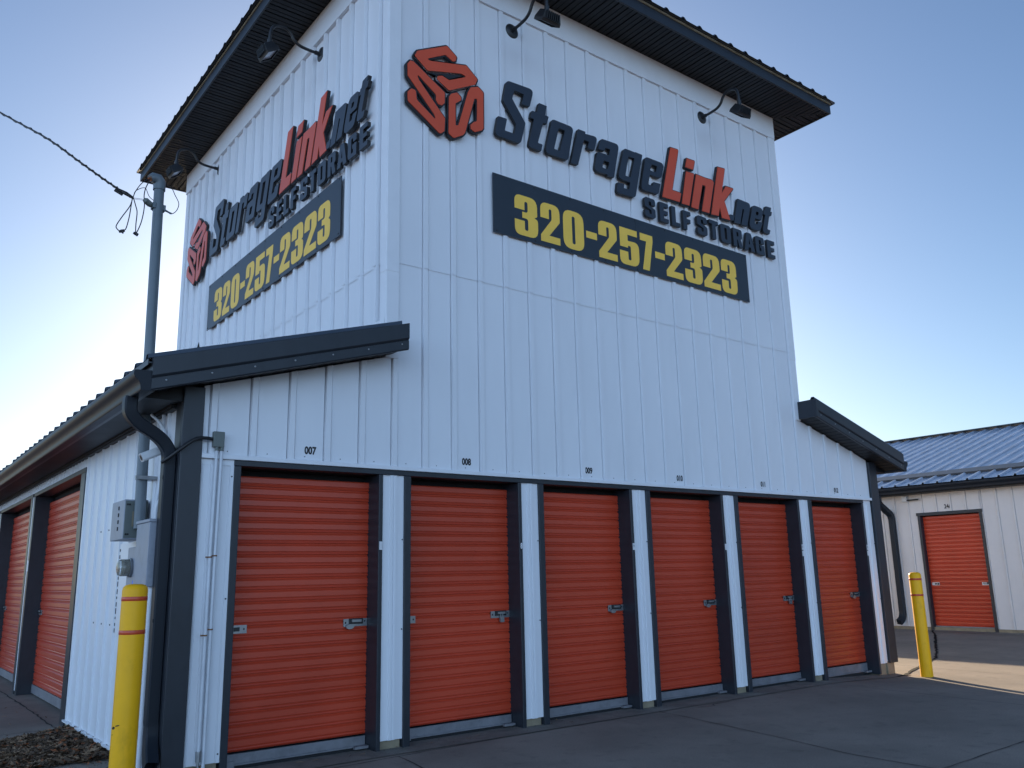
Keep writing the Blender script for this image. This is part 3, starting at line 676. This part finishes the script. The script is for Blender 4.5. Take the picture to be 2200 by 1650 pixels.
DIG = {
 '3': (.80, [[(0,.64,0),(0,1,.30),(.78,1,.30),(.78,.54,.14),(.66,.52,.04),(.80,.47,.14),(.80,0,.30),(0,0,.30),(0,.37,0),(.34,.37,0),(.34,.14,.06),(.46,.14,.06),(.46,.44,.08),(.26,.44,0),(.26,.59,0),(.45,.59,.08),(.45,.86,.06),(.34,.86,.06),(.34,.64,0)]]),
 '2': (.80, [[(0,.60,0),(0,1,.30),(.78,1,.30),(.78,.58,.12),(.34,.18,0),(.78,.18,0),(.78,0,0),(0,0,0),(0,.16,0),(.45,.60,.10),(.45,.86,.06),(.34,.86,.06),(.34,.60,0)]]),
 '0': (.80, [[(0,0,.30),(0,1,.30),(.80,1,.30),(.80,0,.30)],[(.34,.14,.06),(.34,.86,.06),(.46,.86,.06),(.46,.14,.06)]]),
 '5': (.82, [[(.02,1,0),(.74,1,0),(.74,.83,0),(.34,.83,0),(.34,.66,.02),(.80,.68,.22),(.80,0,.30),(0,0,.30),(0,.36,0),(.34,.36,0),(.34,.14,.06),(.46,.14,.06),(.46,.53,.06),(.34,.53,.06),(.34,.47,0),(.02,.47,0)]]),
 '7': (.66, [[(0,1,0),(.66,1,0),(.66,.84,0),(.42,0,0),(.08,0,0),(.32,.80,0),(0,.80,0)]]),
 '-': (.44, [[(0,.42,0),(0,.60,0),(.44,.60,0),(.44,.42,0)]]),
}
def glyph(defn, x, z, w_, h_):
    gw, loops = defn
    return [rounded([(x+p[0]/gw*w_, z+p[1]*h_, p[2]*min(w_/gw, h_)) for p in lp], 5) for lp in loops]
def make_sign(loc, rotz, where):
    loc = Vector(loc); SG = lambda u, v, d: (u, -d, v)
    WORLDZ = Vector((0,0,0))
    def thing(name, label, cat, group=None):
        return empty(name, loc, label, cat, group, rotz if rotz else 0) if rotz else _flat(name, label, cat, group)
    def _flat(name, label, cat, group):
        o = empty(name, loc, label, cat, group, 0); WORLD[o] = Vector((0,0,0)); return o
    # emblem of three folded ribbons
    em = thing('emblem_sign', 'orange emblem of three folded S shaped ribbons on the %s' % where, 'sign', 'sign pieces repeated on both tower walls')
    for nm in ('logoA','logoB','logoC'):
        path = GL[nm][0]
        pol = rounded(path, 4); m1 = MB(); m1.prism([offset(pol, .009)], .028, .062, SG); bk = m1.build('ribbon_backing', M['lside'], em)
        m1 = MB(); m1.prism([offset(pol, -.007)], .0625, .070, SG); m1.build('ribbon_face', M['lorange'], bk)
    nm_ = thing('company_name_sign', 'raised slanted lettering StorageLink.net in black and orange on the %s' % where, 'sign', 'sign pieces repeated on both tower walls')
    for key in ('S','t','o','r','a','g','e','L','i','i dot','n','k','dot','n2','e2','t2'):
        loops = [rounded(lp, 4) for lp in GL[key]]; org = key in ('L','i','i dot','n','k')
        m1 = MB()
        if org:
            m1.prism([offset(loops[0], .013)], .028, .062, SG); bk = m1.build('channel_letter', M['lside'], nm_)
            m1 = MB(); m1.prism(loops, .0625, .070, SG); m1.build('letter_face', M['lorange'], bk)
        else:
            m1.prism(loops, .028, .068, SG, facemat=1, sidemat=0); m1.build('channel_letter', [M['lside'], M['lblack']], nm_)
    sl_ = thing('self_storage_sign', 'small raised black capitals SELF STORAGE above the phone number on the %s' % where, 'sign', 'sign pieces repeated on both tower walls')
    XSF = [('S',2.227,2.427),('E',2.486,2.658),('L',2.696,2.865),('F',2.906,3.067),('S',3.170,3.378),('T',3.406,3.601),('O',3.625,3.848),('R',3.879,4.087),('A',4.105,4.340),('G',4.350,4.557),('E',4.604,4.790)]
    for ch, a, c_ in XSF:
        m1 = MB(); m1.prism(glyph(BLK[ch], a+.006, 5.525, c_-a-.018, .252), .028, .066, SG, facemat=1, sidemat=0); m1.build('channel_letter', [M['lside'], M['lblack']], sl_)
    bn = thing('phone_number_banner', 'dark banner board with yellow number 320-257-2323 on the %s' % where, 'banner', 'sign pieces repeated on both tower walls')
    m1 = MB(); nn = 60; W = 4.16; pr = []
    bd = [(0,4.800),(W*.5-.002,4.800),(W*.5-.002,5.458),(0,5.458)]
    for half in (0,1):
        o = half*(W*.5+.001)
        m1.prism([[(p[0]+o,p[1]) for p in bd]], .026, .036, SG)
    brd = m1.build('board', M['banner'], bn)
    XD = [('3',.272,.590),('2',.622,.905),('0',.941,1.249),('-',1.279,1.448),('2',1.468,1.768),('5',1.798,2.128),('7',2.140,2.360),('-',2.389,2.560),('2',2.575,2.885),('3',2.914,3.241),('2',3.262,3.592),('3',3.613,3.925)]
    for ch, a, c_ in XD:
        m1 = MB(); m1.prism(glyph(DIG[ch], a+.004, 4.848, c_-a-.006, .452), .0362, .0378, SG, back=False); m1.build('digit', M['digit'], bn)
    m1 = MB()
    for i in range(9):
        for z in (4.825, 5.433): m1.lathe([(.009,0),(.009,-.004),(0,-.007)], (.04+i*(W-.08)/8, -.0362, z), 'y', 8)
    m1.build('screw', M['black'], brd)
make_sign((2.53, 0, 0), 0, 'front tower wall')
make_sign((XT-.016, 5.075, 0), R(-90), 'left tower wall')

# ================================================================== GOOSENECK FLOODLIGHTS
def make_lamp():
    rt = empty('gooseneck_floodlight', (0,0,0), 'x', 'lamp', 'gooseneck floodlights over the tower signs')
    b = MB(); b.lathe([(.0,-.030),(.03,-.030),(.034,-.020),(.080,-.012),(.088,-.004),(.088,0)], (0,0,0), 'y', 28); b.lathe([(.024,-.075),(.024,-.02)], (0,0,0), 'y', 14)
    b.build('wall_plate', M['black'], rt, smooth=True)
    b = MB(); pts = smooth([(0,-.03,0),(0,-.16,0),(0,-.26,.012),(0,-.325,.05),(0,-.37,.12),(0,-.43,.165),(0,-.51,.165),(0,-.575,.125),(0,-.605,.04),(0,-.610,-.08)], 6)
    b.tube(pts, .0175, 14); b.build('arm', M['black'], rt, smooth=True)
    b = MB(); b.lathe([(.0,0.02),(.027,.02),(.027,-.10),(.0,-.10)], (0,-.61,-.07), 'z', 16); b.build('knuckle', M['black'], rt, smooth=True)
    # flood head: tapered box opening downwards and towards the wall, with cooling fins
    a = R(34); ca, sa = math.cos(a), math.sin(a); c0 = Vector((0,-.63,-.205))
    def hp(x, y, z): return (c0.x+x, c0.y+y*ca-z*sa*-1*-1, c0.z+y*sa*-1*-1*1*0+z*ca-y*sa*-1*0 - y*sa)
    def hp(x, y, z):   # local y towards the wall, z up; tip the open face towards the wall
        return (c0.x+x, c0.y+y*ca+z*sa*-1, c0.z+y*sa+z*ca)
    b = MB(); T = [(-.100,-.050),(.100,-.050),(.100,.050),(-.100,.050)]; Bt = [(-.120,-.078),(.120,-.078),(.120,.078),(-.120,.078)]
    vs = [hp(x,y,.060) for x,y in T]+[hp(x,y,-.02) for x,y in Bt]+[hp(x,y,-.055) for x,y in Bt]+[hp(x*.93,y*.93,-.055) for x,y in Bt]+[hp(x*.93,y*.93,-.035) for x,y in Bt]
    fs = [(0,1,2,3)]
    for L_ in range(4): fs += [(L_*4+i, L_*4+(i+1)%4, L_*4+4+(i+1)%4, L_*4+4+i) for i in range(4)]
    b.add(vs, fs); hd = b.build('lamp_head', M['black'], rt)
    b = MB(); b.add([hp(x*.925,y*.925,-.036) for x,y in Bt], [(0,1,2,3)]); b.build('lens', M['lens'], hd, recalc=False)
    b = MB()
    for i in range(7):
        x = -.078+i*.026; vs = [hp(x+dx,y,z) for dx in (-.003,.003) for y,z in ((-.100,-.02),(-.075,.062),(-.045,.062),(-.07,-.02))]
        b.add(vs, [(0,1,2,3),(7,6,5,4),(0,4,5,1),(1,5,6,2),(2,6,7,3),(3,7,4,0)])
    b.build('cooling_fin', M['black'], hd)
    return rt
lamp = make_lamp()
spots = [((2.851,-.0,7.262),0,'black gooseneck floodlight over the start of the front tower sign'),
         ((6.033,-.0,7.270),0,'black gooseneck floodlight on the front tower wall near its right corner'),
         ((XT,1.633,7.275),R(-90),'black gooseneck floodlight on the left tower wall above the letters net'),
         ((XT,5.084,7.275),R(-90),'black gooseneck floodlight on the left tower wall above the wires and mast')]
for i, (l_, rz, lb) in enumerate(spots):
    o = lamp if i == 0 else copy_tree(lamp)
    o.location = l_; o.rotation_euler = (0,0,rz); o['label'] = lb

# ================================================================== BOLLARDS
def make_bollard():
    rt = empty('bollard', (0,0,0), 'x', 'bollard', 'yellow sleeved bollards')
    b = MB(); r0 = .078; b.lathe([(r0,-.08),(r0,1.335),(r0-.004,1.352),(r0-.016,1.366),(r0-.04,1.373),(0,1.375)], (0,0,0), 'z', 40); sl = b.build('sleeve', M['yellow'], rt, smooth=True)
    for z in (1.268, 1.060):
        b = MB(); b.lathe([(r0+.0006,z),(r0+.0014,z+.001),(r0+.0014,z+.026),(r0+.0006,z+.027)], (0,0,0), 'z', 40); b.build('reflective_band', M['tape'], sl, smooth=True)
    return rt
bo = make_bollard(); bo.location = (-.797,-.545,0); bo['label'] = 'large yellow bollard with two red bands beside the downspout at the left corner'
b2 = copy_tree(bo); b2.location = (9.235,-.46,-.075); b2['label'] = 'small yellow bollard at the right corner standing in the strip of sunlight'
b2.rotation_euler = (0,0,1.1)
# scuffs on the near sleeve
def scuff(mb, cz, a0, a1, h):
    n = 6; r0 = .0785; vs = []; 
    for i in range(n+1):
        a = a0+(a1-a0)*i/n; e_ = h*math.sin(math.pi*i/n)+.001
        vs += [(r0*math.cos(a), r0*math.sin(a), cz-e_+i*.001), (r0*math.cos(a), r0*math.sin(a), cz+e_+i*.001)]
    mb.add(vs, [(2*i,2*i+2,2*i+3,2*i+1) for i in range(n)])
b = MB(); scuff(b, .50, R(-175), R(-150), .008); scuff(b, .46, R(-170), R(-165), .004); scuff(b, .515, R(-150), R(-128), .003); b.build('scuff_mark', M['joint'], bo.children[0] if bo.children else bo, recalc=False)

# ================================================================== ELECTRICAL SERVICE on the left wall
rt = empty('service_mast', (-.50,.85,2.0), 'tall grey service mast pipe rising through the eave to a weatherhead', 'mast')
b = MB(); b.tube([(-.50,.68,1.80),(-.50,.85,4.80)], .043, 20); b.build('pipe', M['mast'], rt, smooth=True)
b = MB(); b.tube([(-.50,.70,2.19),(-.50,.70,2.215)], .050, 20); b.box(-.46,-.40,.62,.78,2.190,2.215); b.box(-.565,-.435,.625,.65,2.188,2.217); b.build('strap', M['galv'], rt)
b = MB(); b.tube([(-.50,.85,4.775),(-.50,.85,4.815),(-.503,.849,4.845),(-.525,.842,4.872),(-.562,.832,4.872),(-.585,.826,4.855)], [.052,.052,.056,.054,.046,.036], 16)
b.build('weatherhead', M['mast'], rt, smooth=True)
b = MB(); b.tube([(-.583,.826,4.857),(-.592,.824,4.845)], .020, 10); b.build('wire_entry', M['copper'], rt)
b = MB(); b.tube([(-.50,.85,4.585),(-.50,.85,4.635)], .052, 18); b.box(-.555,-.530,.80,.87,4.585,4.635); b.box(-.470,-.440,.82,.88,4.585,4.635); cl = b.build('clamp', M['mast'], rt)
b = MB(); b.tube([(-.555,.83,4.602),(-.575,.82,4.612),(-.615,.80,4.628),(-.635,.80,4.636)], [.016,.027,.027,.014], 10); b.build('insulator', M['ggrey'], rt)
b = MB(); b.tube([(-.44,.86,4.61),(-.40,.87,4.598),(-.375,.88,4.597)], .008, 8); b.tube([(-.44,.84,4.60),(-.39,.84,4.575)], .007, 8); b.build('clamp_bolt', M['mast'], rt)

rt = empty('overhead_cable', (-.72,.80,4.63), 'thin black overhead service cable running from the mast up to the left', 'cable')
K = Vector((-.722,.80,4.626)); Y = .80
pts = [K, (-.90,.87,4.74), (-1.12,.98,4.915), (-1.355,1.32,5.225), (-1.67,2.20,5.80), (-2.24,3.17,6.55), (-3.2,5.0,7.6), (-6,10,9.6), (-12,20,11.4), (-18,31,12.2)]
sp = smooth(pts, 8)
b = MB(); b.tube(sp, .0085, 8); b.build('cable', M['rubber'], rt, smooth=True)
tw = [Vector(p)+Vector((0,.011*math.cos(i*1.3),.011*math.sin(i*1.3))) for i, p in enumerate(smooth(pts[:7], 22))]
b = MB(); b.tube(tw, .0055, 6); b.build('cable_strand', M['rubber'], rt, smooth=True)
b = MB(); b.tube([K, (-.775,.82,4.660), (-.85,.86,4.705)], [.012,.018,.010], 8); b.tube([(-.80,.83,4.645),(-.86,.85,4.68)], .012, 8); b.build('wedge_clamp', M['rubber'], rt)
b = MB(); b.tube([K, (-.635,.80,4.636)], .0022, 5); b.tube([K+Vector((0,0,-.01)), (-.635,.80,4.626)], .0018, 5); b.build('guy_wire', M['galv'], rt)
rj = random.Random(5)
def loop(pts, r=.0045):
    mb = MB(); pp = smooth([Vector(p)+Vector((0,rj.uniform(-.02,.02),0)) for p in pts], 7); mb.tube(pp, r, 7); return mb.build('drip_loop', M['rubber'], rt, smooth=True)
loop([K,(-.737,Y,4.549),(-.795,Y,4.43),(-.829,Y,4.351),(-.824,Y,4.32),(-.795,Y,4.306),(-.778,Y,4.304),(-.755,Y,4.337),(-.734,Y,4.451),(-.728,Y,4.562),K])
loop([K,(-.694,Y,4.56),(-.680,Y,4.497),(-.679,Y,4.388),(-.674,Y,4.318),(-.662,Y,4.340),(-.637,Y,4.437),(-.625,Y,4.566),(-.628,Y,4.676),(-.622,Y,4.745),(-.604,Y,4.807),(-.590,.82,4.850)])
loop([K,(-.704,Y,4.69),(-.67,Y,4.76),(-.634,Y,4.804),(-.592,.82,4.852)], .0038)
loop([K,(-.712,Y,4.676),(-.686,Y,4.717),(-.649,Y,4.744),(-.624,Y,4.734),(-.586,Y,4.683),(-.545,.82,4.655)], .003)
loop([(-.45,.86,4.86),(-.395,.86,4.822),(-.356,.86,4.781),(-.321,.86,4.704),(-.332,.86,4.638),(-.37,.86,4.594),(-.405,.86,4.586),(-.44,.86,4.597)], .0035)
for c_, tl in (((-.787,Y,4.303),.010),((-.674,Y,4.305),-.006)):
    b = MB(); b.tube([(c_[0]-.020,c_[1],c_[2]-tl),(c_[0],c_[1],c_[2]),(c_[0]+.020,c_[1],c_[2]+tl)], [.011,.015,.012], 10); b.tube([(c_[0]+.004,c_[1]-.01,c_[2]),(c_[0]+.008,c_[1]-.01,c_[2]-.022)], .008, 8); b.build('splice', M['rubber'], rt)

rt = empty('disconnect_box', (-.51,.95,1.7), 'grey electrical box with four slots on the left wall above the meter', 'electrical box')
b = MB(); b.box(-.605,-.426,.74,1.15,1.72,2.035); bx_ = b.build('enclosure', M['grey'], rt, bevel=.005)
b = MB(); b.box(-.600,-.43,.7335,.7385,1.732,2.023); pn = b.build('end_plate', M['ggrey'], rt, bevel=.002)
b = MB(); b.box(-.545,-.470,.7305,.733,1.82,1.94); b.build('warning_label', M['base'], pn)
b = MB()
for z in (1.76,1.995):
    for x in (-.585,-.570): b.lathe([(.008,0),(.008,-.006),(0,-.008)], (x,.733,z), 'y', 8)
b.build('bolt', M['black'], pn)
for i in range(4):
    b = MB(); b.box(-.6075,-.6055,.90,.935,1.795+.055*i,1.825+.055*i); b.build('slot', M['void'], bx_)
rt = empty('electric_meter', (-.50,.80,1.50), 'round glass electric meter on a white backboard behind the large bollard', 'electric meter')
b = MB(); b.box(-.425,-.4215,.54,1.56,.95,1.715); bb = b.build('backboard', M['trimwhite'], rt)
rs = random.Random(9)
zz = .97
while zz < 1.68:
    l_ = rs.uniform(.02,.05); q = MB(); q.box(-.4275,-.4255,1.535,1.556,zz,zz+l_); q.build('sealant_gap', M['void'], bb); zz += l_+rs.uniform(.012,.035)
b = MB(); b.box(-.510,-.426,.66,.92,1.34,1.66); b.build('socket_box', M['grey'], rt, bevel=.006)
b = MB(); b.lathe([(.072,0),(.076,-.010),(.076,-.018),(.069,-.020)], (-.510,.79,1.50), 'x', 32); b.build('retaining_ring', M['galv'], rt, smooth=True)
b = MB(); b.lathe([(.066,0),(.066,-.072),(.060,-.090),(.04,-.098),(0,-.100)], (-.514,.79,1.50), 'x', 32); b.build('glass_cover', M['glass'], rt, smooth=True)
b = MB(); b.lathe([(.055,0),(.055,-.055),(0,-.057)], (-.514,.79,1.50), 'x', 32); b.build('dial', M['base'], rt)
b = MB(); b.box(-.5125,-.5105,.68,.72,1.345,1.40); b.build('tag', M['blue'], rt)
rt = empty('junction_cabinet', (-.48,.33,1.5), 'tall plain grey cabinet on the left wall between meter and downspout', 'electrical box')
b = MB(); b.box(-.555,-.405,.155,.515,1.35,1.822); cb = b.build('cabinet', M['grey'], rt, bevel=.004)
b = MB(); b.box(-.563,-.405,.147,.523,1.8225,1.846); b.build('lid', M['grey'], rt, bevel=.004)
b = MB(); b.tube(smooth([(-.47,.33,1.84),(-.47,.33,2.0),(-.455,.34,2.1),(-.44,.36,2.25),(-.44,.40,2.5),(-.43,.45,2.70)],6), .014, 10); b.tube(smooth([(-.49,.26,1.84),(-.485,.26,1.95),(-.45,.25,2.05),(-.43,.25,2.2),(-.43,.3,2.45),(-.45,.42,2.6),(-.50,.55,2.70)],6), .012, 10); b.tube([(-.50,.20,.0),(-.50,.20,1.35)], .02, 12)
b.build('conduit', M['pipe'], rt, smooth=True)
rt = empty('security_camera', (-.45,.22,2.3), 'small white bullet camera under the eave beside the downspout elbow', 'camera')
b = MB(); dd = .085; O = Vector((0,0,.016))
b.tube([Vector(p)+O for p in [(-.640,.20,2.285),(-.625,.20,2.292),(-.52,.20,2.343),(-.50,.20,2.352)]], 0, rect=[(-.030,-.034),(-.018,-.040),(.018,-.040),(.030,-.034),(.034,0),(.030,.034),(.018,.040),(-.018,.040),(-.030,.034),(-.034,0)]); b.build('camera_body', M['whitepl'], rt)
b = MB(); b.tube([Vector(p)+O for p in smooth([(-.50,.20,2.352),(-.47,.21,2.37),(-.43,.22,2.36),(-.375,.22,2.36)],4)], .014, 10); b.lathe([(.04,0),(.04,-.012),(.02,-.02)], (-.402,.22,2.376),'x',16); b.build('bracket', M['whitepl'], rt, smooth=True)
b = MB(); b.tube([Vector(p)+O for p in [(-.6405,.20,2.2845),(-.6425,.20,2.2835)]], .022, 16); b.build('lens', M['black'], rt)

rt = empty('wall_junction_box', (-.16,-.03,2.44), 'small green grey junction box above the first orange door with two white conduits', 'electrical box')
b = MB(); b.box(-.190,-.105,-.062,-.022,2.385,2.505); jb = b.build('box_body', M['ggrey'], rt, bevel=.004)
b = MB(); b.lathe([(.016,0),(.016,.03)], (-.155,-.042,2.357),'z',12); b.lathe([(.016,0),(.016,.03)], (-.118,-.042,2.357),'z',12); b.build('fitting', M['ggrey'], jb)
for x, zb_ in ((-.155,.20),(-.118,.02)):
    b = MB(); b.tube([(x,-.040,2.37),(x,-.040,2.2),(x-.006,-.038,1.6),(x-.010,-.036,zb_)], .0125, 12); b.build('conduit', M['pipe'], rt, smooth=True)
b = MB(); b.tube([(-.165,-.037,.13),(-.165,-.037,.20)], .021, 12); b.tube([(-.165,-.037,0),(-.165,-.037,.13)], .009, 10); b.build('conduit_fitting', M['galv'], rt)
for x, z in ((-.158,1.552),(-.121,1.562),(-.124,1.03),(-.162,.99),(-.166,.06)):
    b = MB(); b.tube([(x-.002,-.040,z),(x-.002,-.040,z+.010)], .0145, 12); b.box(x-.034,x-.012,-.040,-.028,z,z+.010); b.build('pipe_strap', M['rust'], rt)
b = MB(); b.tube(smooth([(-.188,-.042,2.445),(-.25,-.055,2.447),(-.33,-.075,2.43),(-.42,-.07,2.36),(-.49,-.02,2.29),(-.53,.04,2.255)],6), .0135, 10); b.build('flexible_conduit', M['rubber'], rt, smooth=True)

# ================================================================== LEAF LITTER
rnd = random.Random(3); mb = MB()
def leaf(x, y, z, s, mi):
    a = rnd.uniform(0,6.28); tl = rnd.uniform(-.42,.42); cu = rnd.uniform(-.3,.7)*s
    rot = Matrix.Rotation(a,3,'Z') @ Matrix.Rotation(tl,3,'X') @ Matrix.Rotation(rnd.uniform(-.4,.4),3,'Y')
    q_ = cu/s
    base = [(-.52,0,0),(-.28,.20,q_*.2),(-.16,.10,q_*.1),(.02,.30,q_*.35),(.16,.12,q_*.1),(.30,.17,q_*.2),(.58,0,.12),(.30,-.17,q_*.2),(.16,-.12,q_*.1),(.02,-.30,q_*.35),(-.16,-.10,q_*.1),(-.28,-.20,q_*.2),(.02,0,-.02)]
    mb.mi = mi; mb.add([tuple(rot @ Vector((p[0]*s,p[1]*s,p[2]*s)) + Vector((x,y,z))) for p in base], [(i,(i+1)%12,12) for i in range(12)])
for i in range(3600):
    y = rnd.uniform(1.25, 3.05); wmax = .85 if y < 2.6 else .85*(3.05-y)/.45+.12
    wmax *= (1.0 if y > 1.5 else .62+.25*(y-.25))
    t_ = rnd.random()**.8; x = XL+.02-t_*wmax*rnd.uniform(.9,1.1)
    hgt = .040*(1-t_)+.010
    leaf(x, y, .008+rnd.random()*hgt, rnd.uniform(.030,.090), 0 if rnd.random() < .60 else (1 if rnd.random() < .72 else 2))
for i in range(420):
    leaf(XL-abs(rnd.gauss(.05,.5)), rnd.gauss(1.5,.55), .012, rnd.uniform(.018,.05), rnd.choice([0,0,1,2]))
for i in range(120):
    leaf(XL-rnd.uniform(.05,2.2), rnd.uniform(-.5,7), .012, rnd.uniform(.015,.04), rnd.choice([0,0,1]))
for i in range(90):
    x = rnd.uniform(0,9.2); leaf(x, rnd.gauss(-.05,.09), gz(x)+.018, rnd.uniform(.010,.028), rnd.choice([0,0,1]))
mb.mi = 0; ll = mb.build('leaf_litter', [M['leafa'],M['leafb'],M['leafc']], recalc=False)
tag(ll, 'drift of brown dead leaves along the foot of the left wall', 'leaves', kind='stuff')
mb = MB()
for i in range(14):
    x = rnd.choice([.75,1.15,2.2,2.7,3.7,4.35,5.3,5.9,-.7,-1.0])+rnd.uniform(-.1,.1); y = rnd.uniform(-.12,.0); l_ = rnd.uniform(.05,.13); a = rnd.uniform(0,3)
    if x < 0: y = rnd.uniform(3,5)
    mb.tube([(x,y,gz(x)+.012),(x+l_*.5*math.cos(a),y+l_*.5*math.sin(a)*.4,gz(x)+.02),(x+l_*math.cos(a),y+l_*.4*math.sin(a),gz(x)+.012)], .0016, 5)
tag(mb.build('dry_grass_stems', M['leafb']), 'thin dry grass stems and twigs scattered in front of the doors', 'twigs', kind='stuff')

# ================================================================== NEIGHBOURING BUILDING
BX = 17.5; ZB = -.055; GE = 17.15
nb = empty('neighbour_storage_building', (BX,0,ZB), 'low beige storage building with ribbed slate metal roof at the far right', 'building')
BM = lambda u, v, d: (BX-d, u, v)
doors = [(-.9,.52,2.59,''),(2.265,3.60,2.59,'246'),(4.86,5.9,2.40,''),(8.3,9.5,2.4,''),(11.8,13.0,2.4,'')]
doors += [(-4.6,-3.2,2.59,''),(-8.6,-7.2,2.59,''),(-12.6,-11.2,2.59,'')]
doors.sort()
b = MB(); ya, yb_ = -16.0, 26.0; cur = ya
allr = ribs(ya, yb_, 1.51-.333*60, .333, h=.016, wt=.035, ws=.008, groove=.010)
def seg(u0, u1, z0, z1):
    pr = [(u0,0)]+[(u,d) for u,d in allr if u0+.002 < u < u1-.002]+[(u1,0)]; b.strips(pr, z0, z1, BM)
for y0, y1, zt, nm in doors:
    seg(cur, y0-.06, ZB+.07, 3.02); seg(y0-.06, y1+.06, zt, 3.02); cur = y1+.06
seg(cur, yb_, ZB+.07, 3.02); b.build('wall', M['bgwhite'], nb, recalc=False)
b = MB(); b.box(BX+.35, 31, ya+.1, yb_-.1, ZB, 2.95); b.box(BX+.02, BX+.35, ya+.1, yb_-.1, 2.62, 3.0); b.build('light_block_core', M['void'], nb)  # added unseen core that blocks light behind the wall skin
b = MB(); b.box(BX+.006, BX+.3, ya+.01, yb_-.01, ZB-.05, ZB+.0695); b.build('foundation', M['base'], nb)
b = MB(); b.box(BX+.01, 31.0, ya, ya+.02, ZB, 3.0); b.box(BX+.01, 31.0, yb_-.02, yb_, ZB, 3.0); b.box(31.0,31.02,ya,yb_,ZB,3.0)
for yy in (ya, yb_): b.add([(BX,yy,3.0),(31,yy,3.0),(24.25,yy,5.1)], [(0,1,2)])
b.build('end_wall', M['bgwhite'], nb)
for y0, y1, zt, nm in doors:
    f = MB(); f.box(BX-.022, BX+.20, y0-.06, y0, ZB, zt-.0705); f.box(BX-.022, BX+.20, y1, y1+.06, ZB, zt-.0705); f.box(BX-.024, BX+.20, y0-.085, y1+.085, zt-.07, zt); f.build('door_frame', M['slate'], nb)
    v = MB(); v.box(BX+.202, BX+.34, y0-.1, y1+.1, ZB, zt); v.build('door_recess', M['void'], nb)
    c = MB(); curtain(c, y0+.002, y1-.002, ZB+.10, zt-.10, lambda u,v_,d: (BX+.10-d, u, v_)); d = c.build('roller_door', M['orange'], nb, recalc=False)
    q = MB(); q.box(BX+.088, BX+.112, y0+.003, y1-.003, ZB+.02, ZB+.098); q.build('bottom_bar', M['bar'], d)
    for yy, rr in ((y1-.12, False), (y0+.10, True)):
        l = MB(); latch(l, yy, .97, lambda u,v_,dd: (BX+.10-dd, u, v_), rr, .17); l.build('latch', [M['sticker'], M['black']], d)
    if nm:
        tv, tf = text_loops_mesh(nm, .13, .80, .0045); q = MB(); q.add([(BX-.004, (y0+y1)/2+.005-a, zt+.105+c_) for a, c_ in tv], tf); q.build('unit_number', M['num'], nb, recalc=False)
zg = lambda x: 3.215+.30*(x-GE)
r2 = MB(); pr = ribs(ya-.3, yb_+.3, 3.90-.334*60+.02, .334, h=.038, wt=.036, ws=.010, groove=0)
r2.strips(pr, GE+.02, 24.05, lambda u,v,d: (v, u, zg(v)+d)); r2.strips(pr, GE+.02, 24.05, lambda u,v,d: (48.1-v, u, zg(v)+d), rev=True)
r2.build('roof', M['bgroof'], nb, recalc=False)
b = MB(); b.box(23.85,24.25,ya-.3,yb_+.3,zg(24.05)+.02,zg(24.05)+.05); b.build('ridge_cap', M['slate'], nb)
b = MB(); xa, xb = 17.82, 18.26
b.add([(xa,ya-.3,zg(xa)+.050),(xb,ya-.3,zg(xb)+.050),(xb,yb_+.3,zg(xb)+.050),(xa,yb_+.3,zg(xa)+.050),(xa,ya-.3,zg(xa)+.012),(xa,yb_+.3,zg(xa)+.012)],[(0,1,2,3),(0,3,5,4)]); b.build('snow_guard', M['slate'], nb, recalc=False)
b = MB(); b.box(GE+.04, BX-.001, ya, yb_, 3.02, 3.045); b.build('soffit', M['soffit'], nb)
gt = gutter('gutter', GE+.04, -1, ya-.3, yb_+.3, 3.195, M['downs'], nb)
b = MB(); b.tube(smooth([(17.05,4.36,3.04),(17.05,4.36,2.95),(17.08,4.34,2.84),(17.25,4.30,2.70),(17.38,4.27,2.60),(17.42,4.26,2.48)],5)+[(17.42,4.26,.40)]+smooth([(17.42,4.26,.38),(17.41,4.26,.28),(17.36,4.27,.18),(17.26,4.29,.11)],4)[1:], 0, rect=[(a*1.25,c*1.5) for a,c in RECT], up=(0,1,0)); b.build('downspout', M['downs'], nb)
rt = empty('wall_lamp', (17.45,3.80,2.93), 'small wall fixture with dark arm under the neighbour building eave', 'lamp')
b = MB(); b.box(17.41,17.495,3.84,3.96,2.87,3.00); b.build('fixture_box', M['whitepl'], rt, bevel=.004)
b = MB(); b.tube([(17.43,3.84,2.90),(17.40,3.55,2.90)], .016, 8); b.build('arm', M['black'], rt)
b = MB(); b.quad((16.55,-16,gz(17)+.006),(17.52,-16,gz(17)+.006),(17.52,3.7,gz(17)+.006),(16.95,3.7,gz(17)+.006)); tag(b.build('door_apron', M['apron'], recalc=False), kind='structure')
# small bent flashing standing up behind the rake trim
b = MB(); b.add([(-.455,-.02,3.04),(-.372,-.03,3.05),(-.338,-.03,3.197),(-.455,-.01,3.04),(-.372,-.02,3.05),(-.338,-.02,3.197)],[(0,1,2),(5,4,3),(0,3,4,1),(1,4,5,2),(2,5,3,0)]); f1 = b.build('loose_flashing', M['trimwhite'], bld)
b = MB(); b.add([(-.371,-.03,3.05),(-.305,-.02,3.06),(-.336,-.03,3.199),(-.371,-.018,3.05),(-.305,-.008,3.06),(-.336,-.018,3.199)],[(0,1,2),(5,4,3),(0,3,4,1),(1,4,5,2),(2,5,3,0)]); b.build('flashing_edge', M['black'], f1)
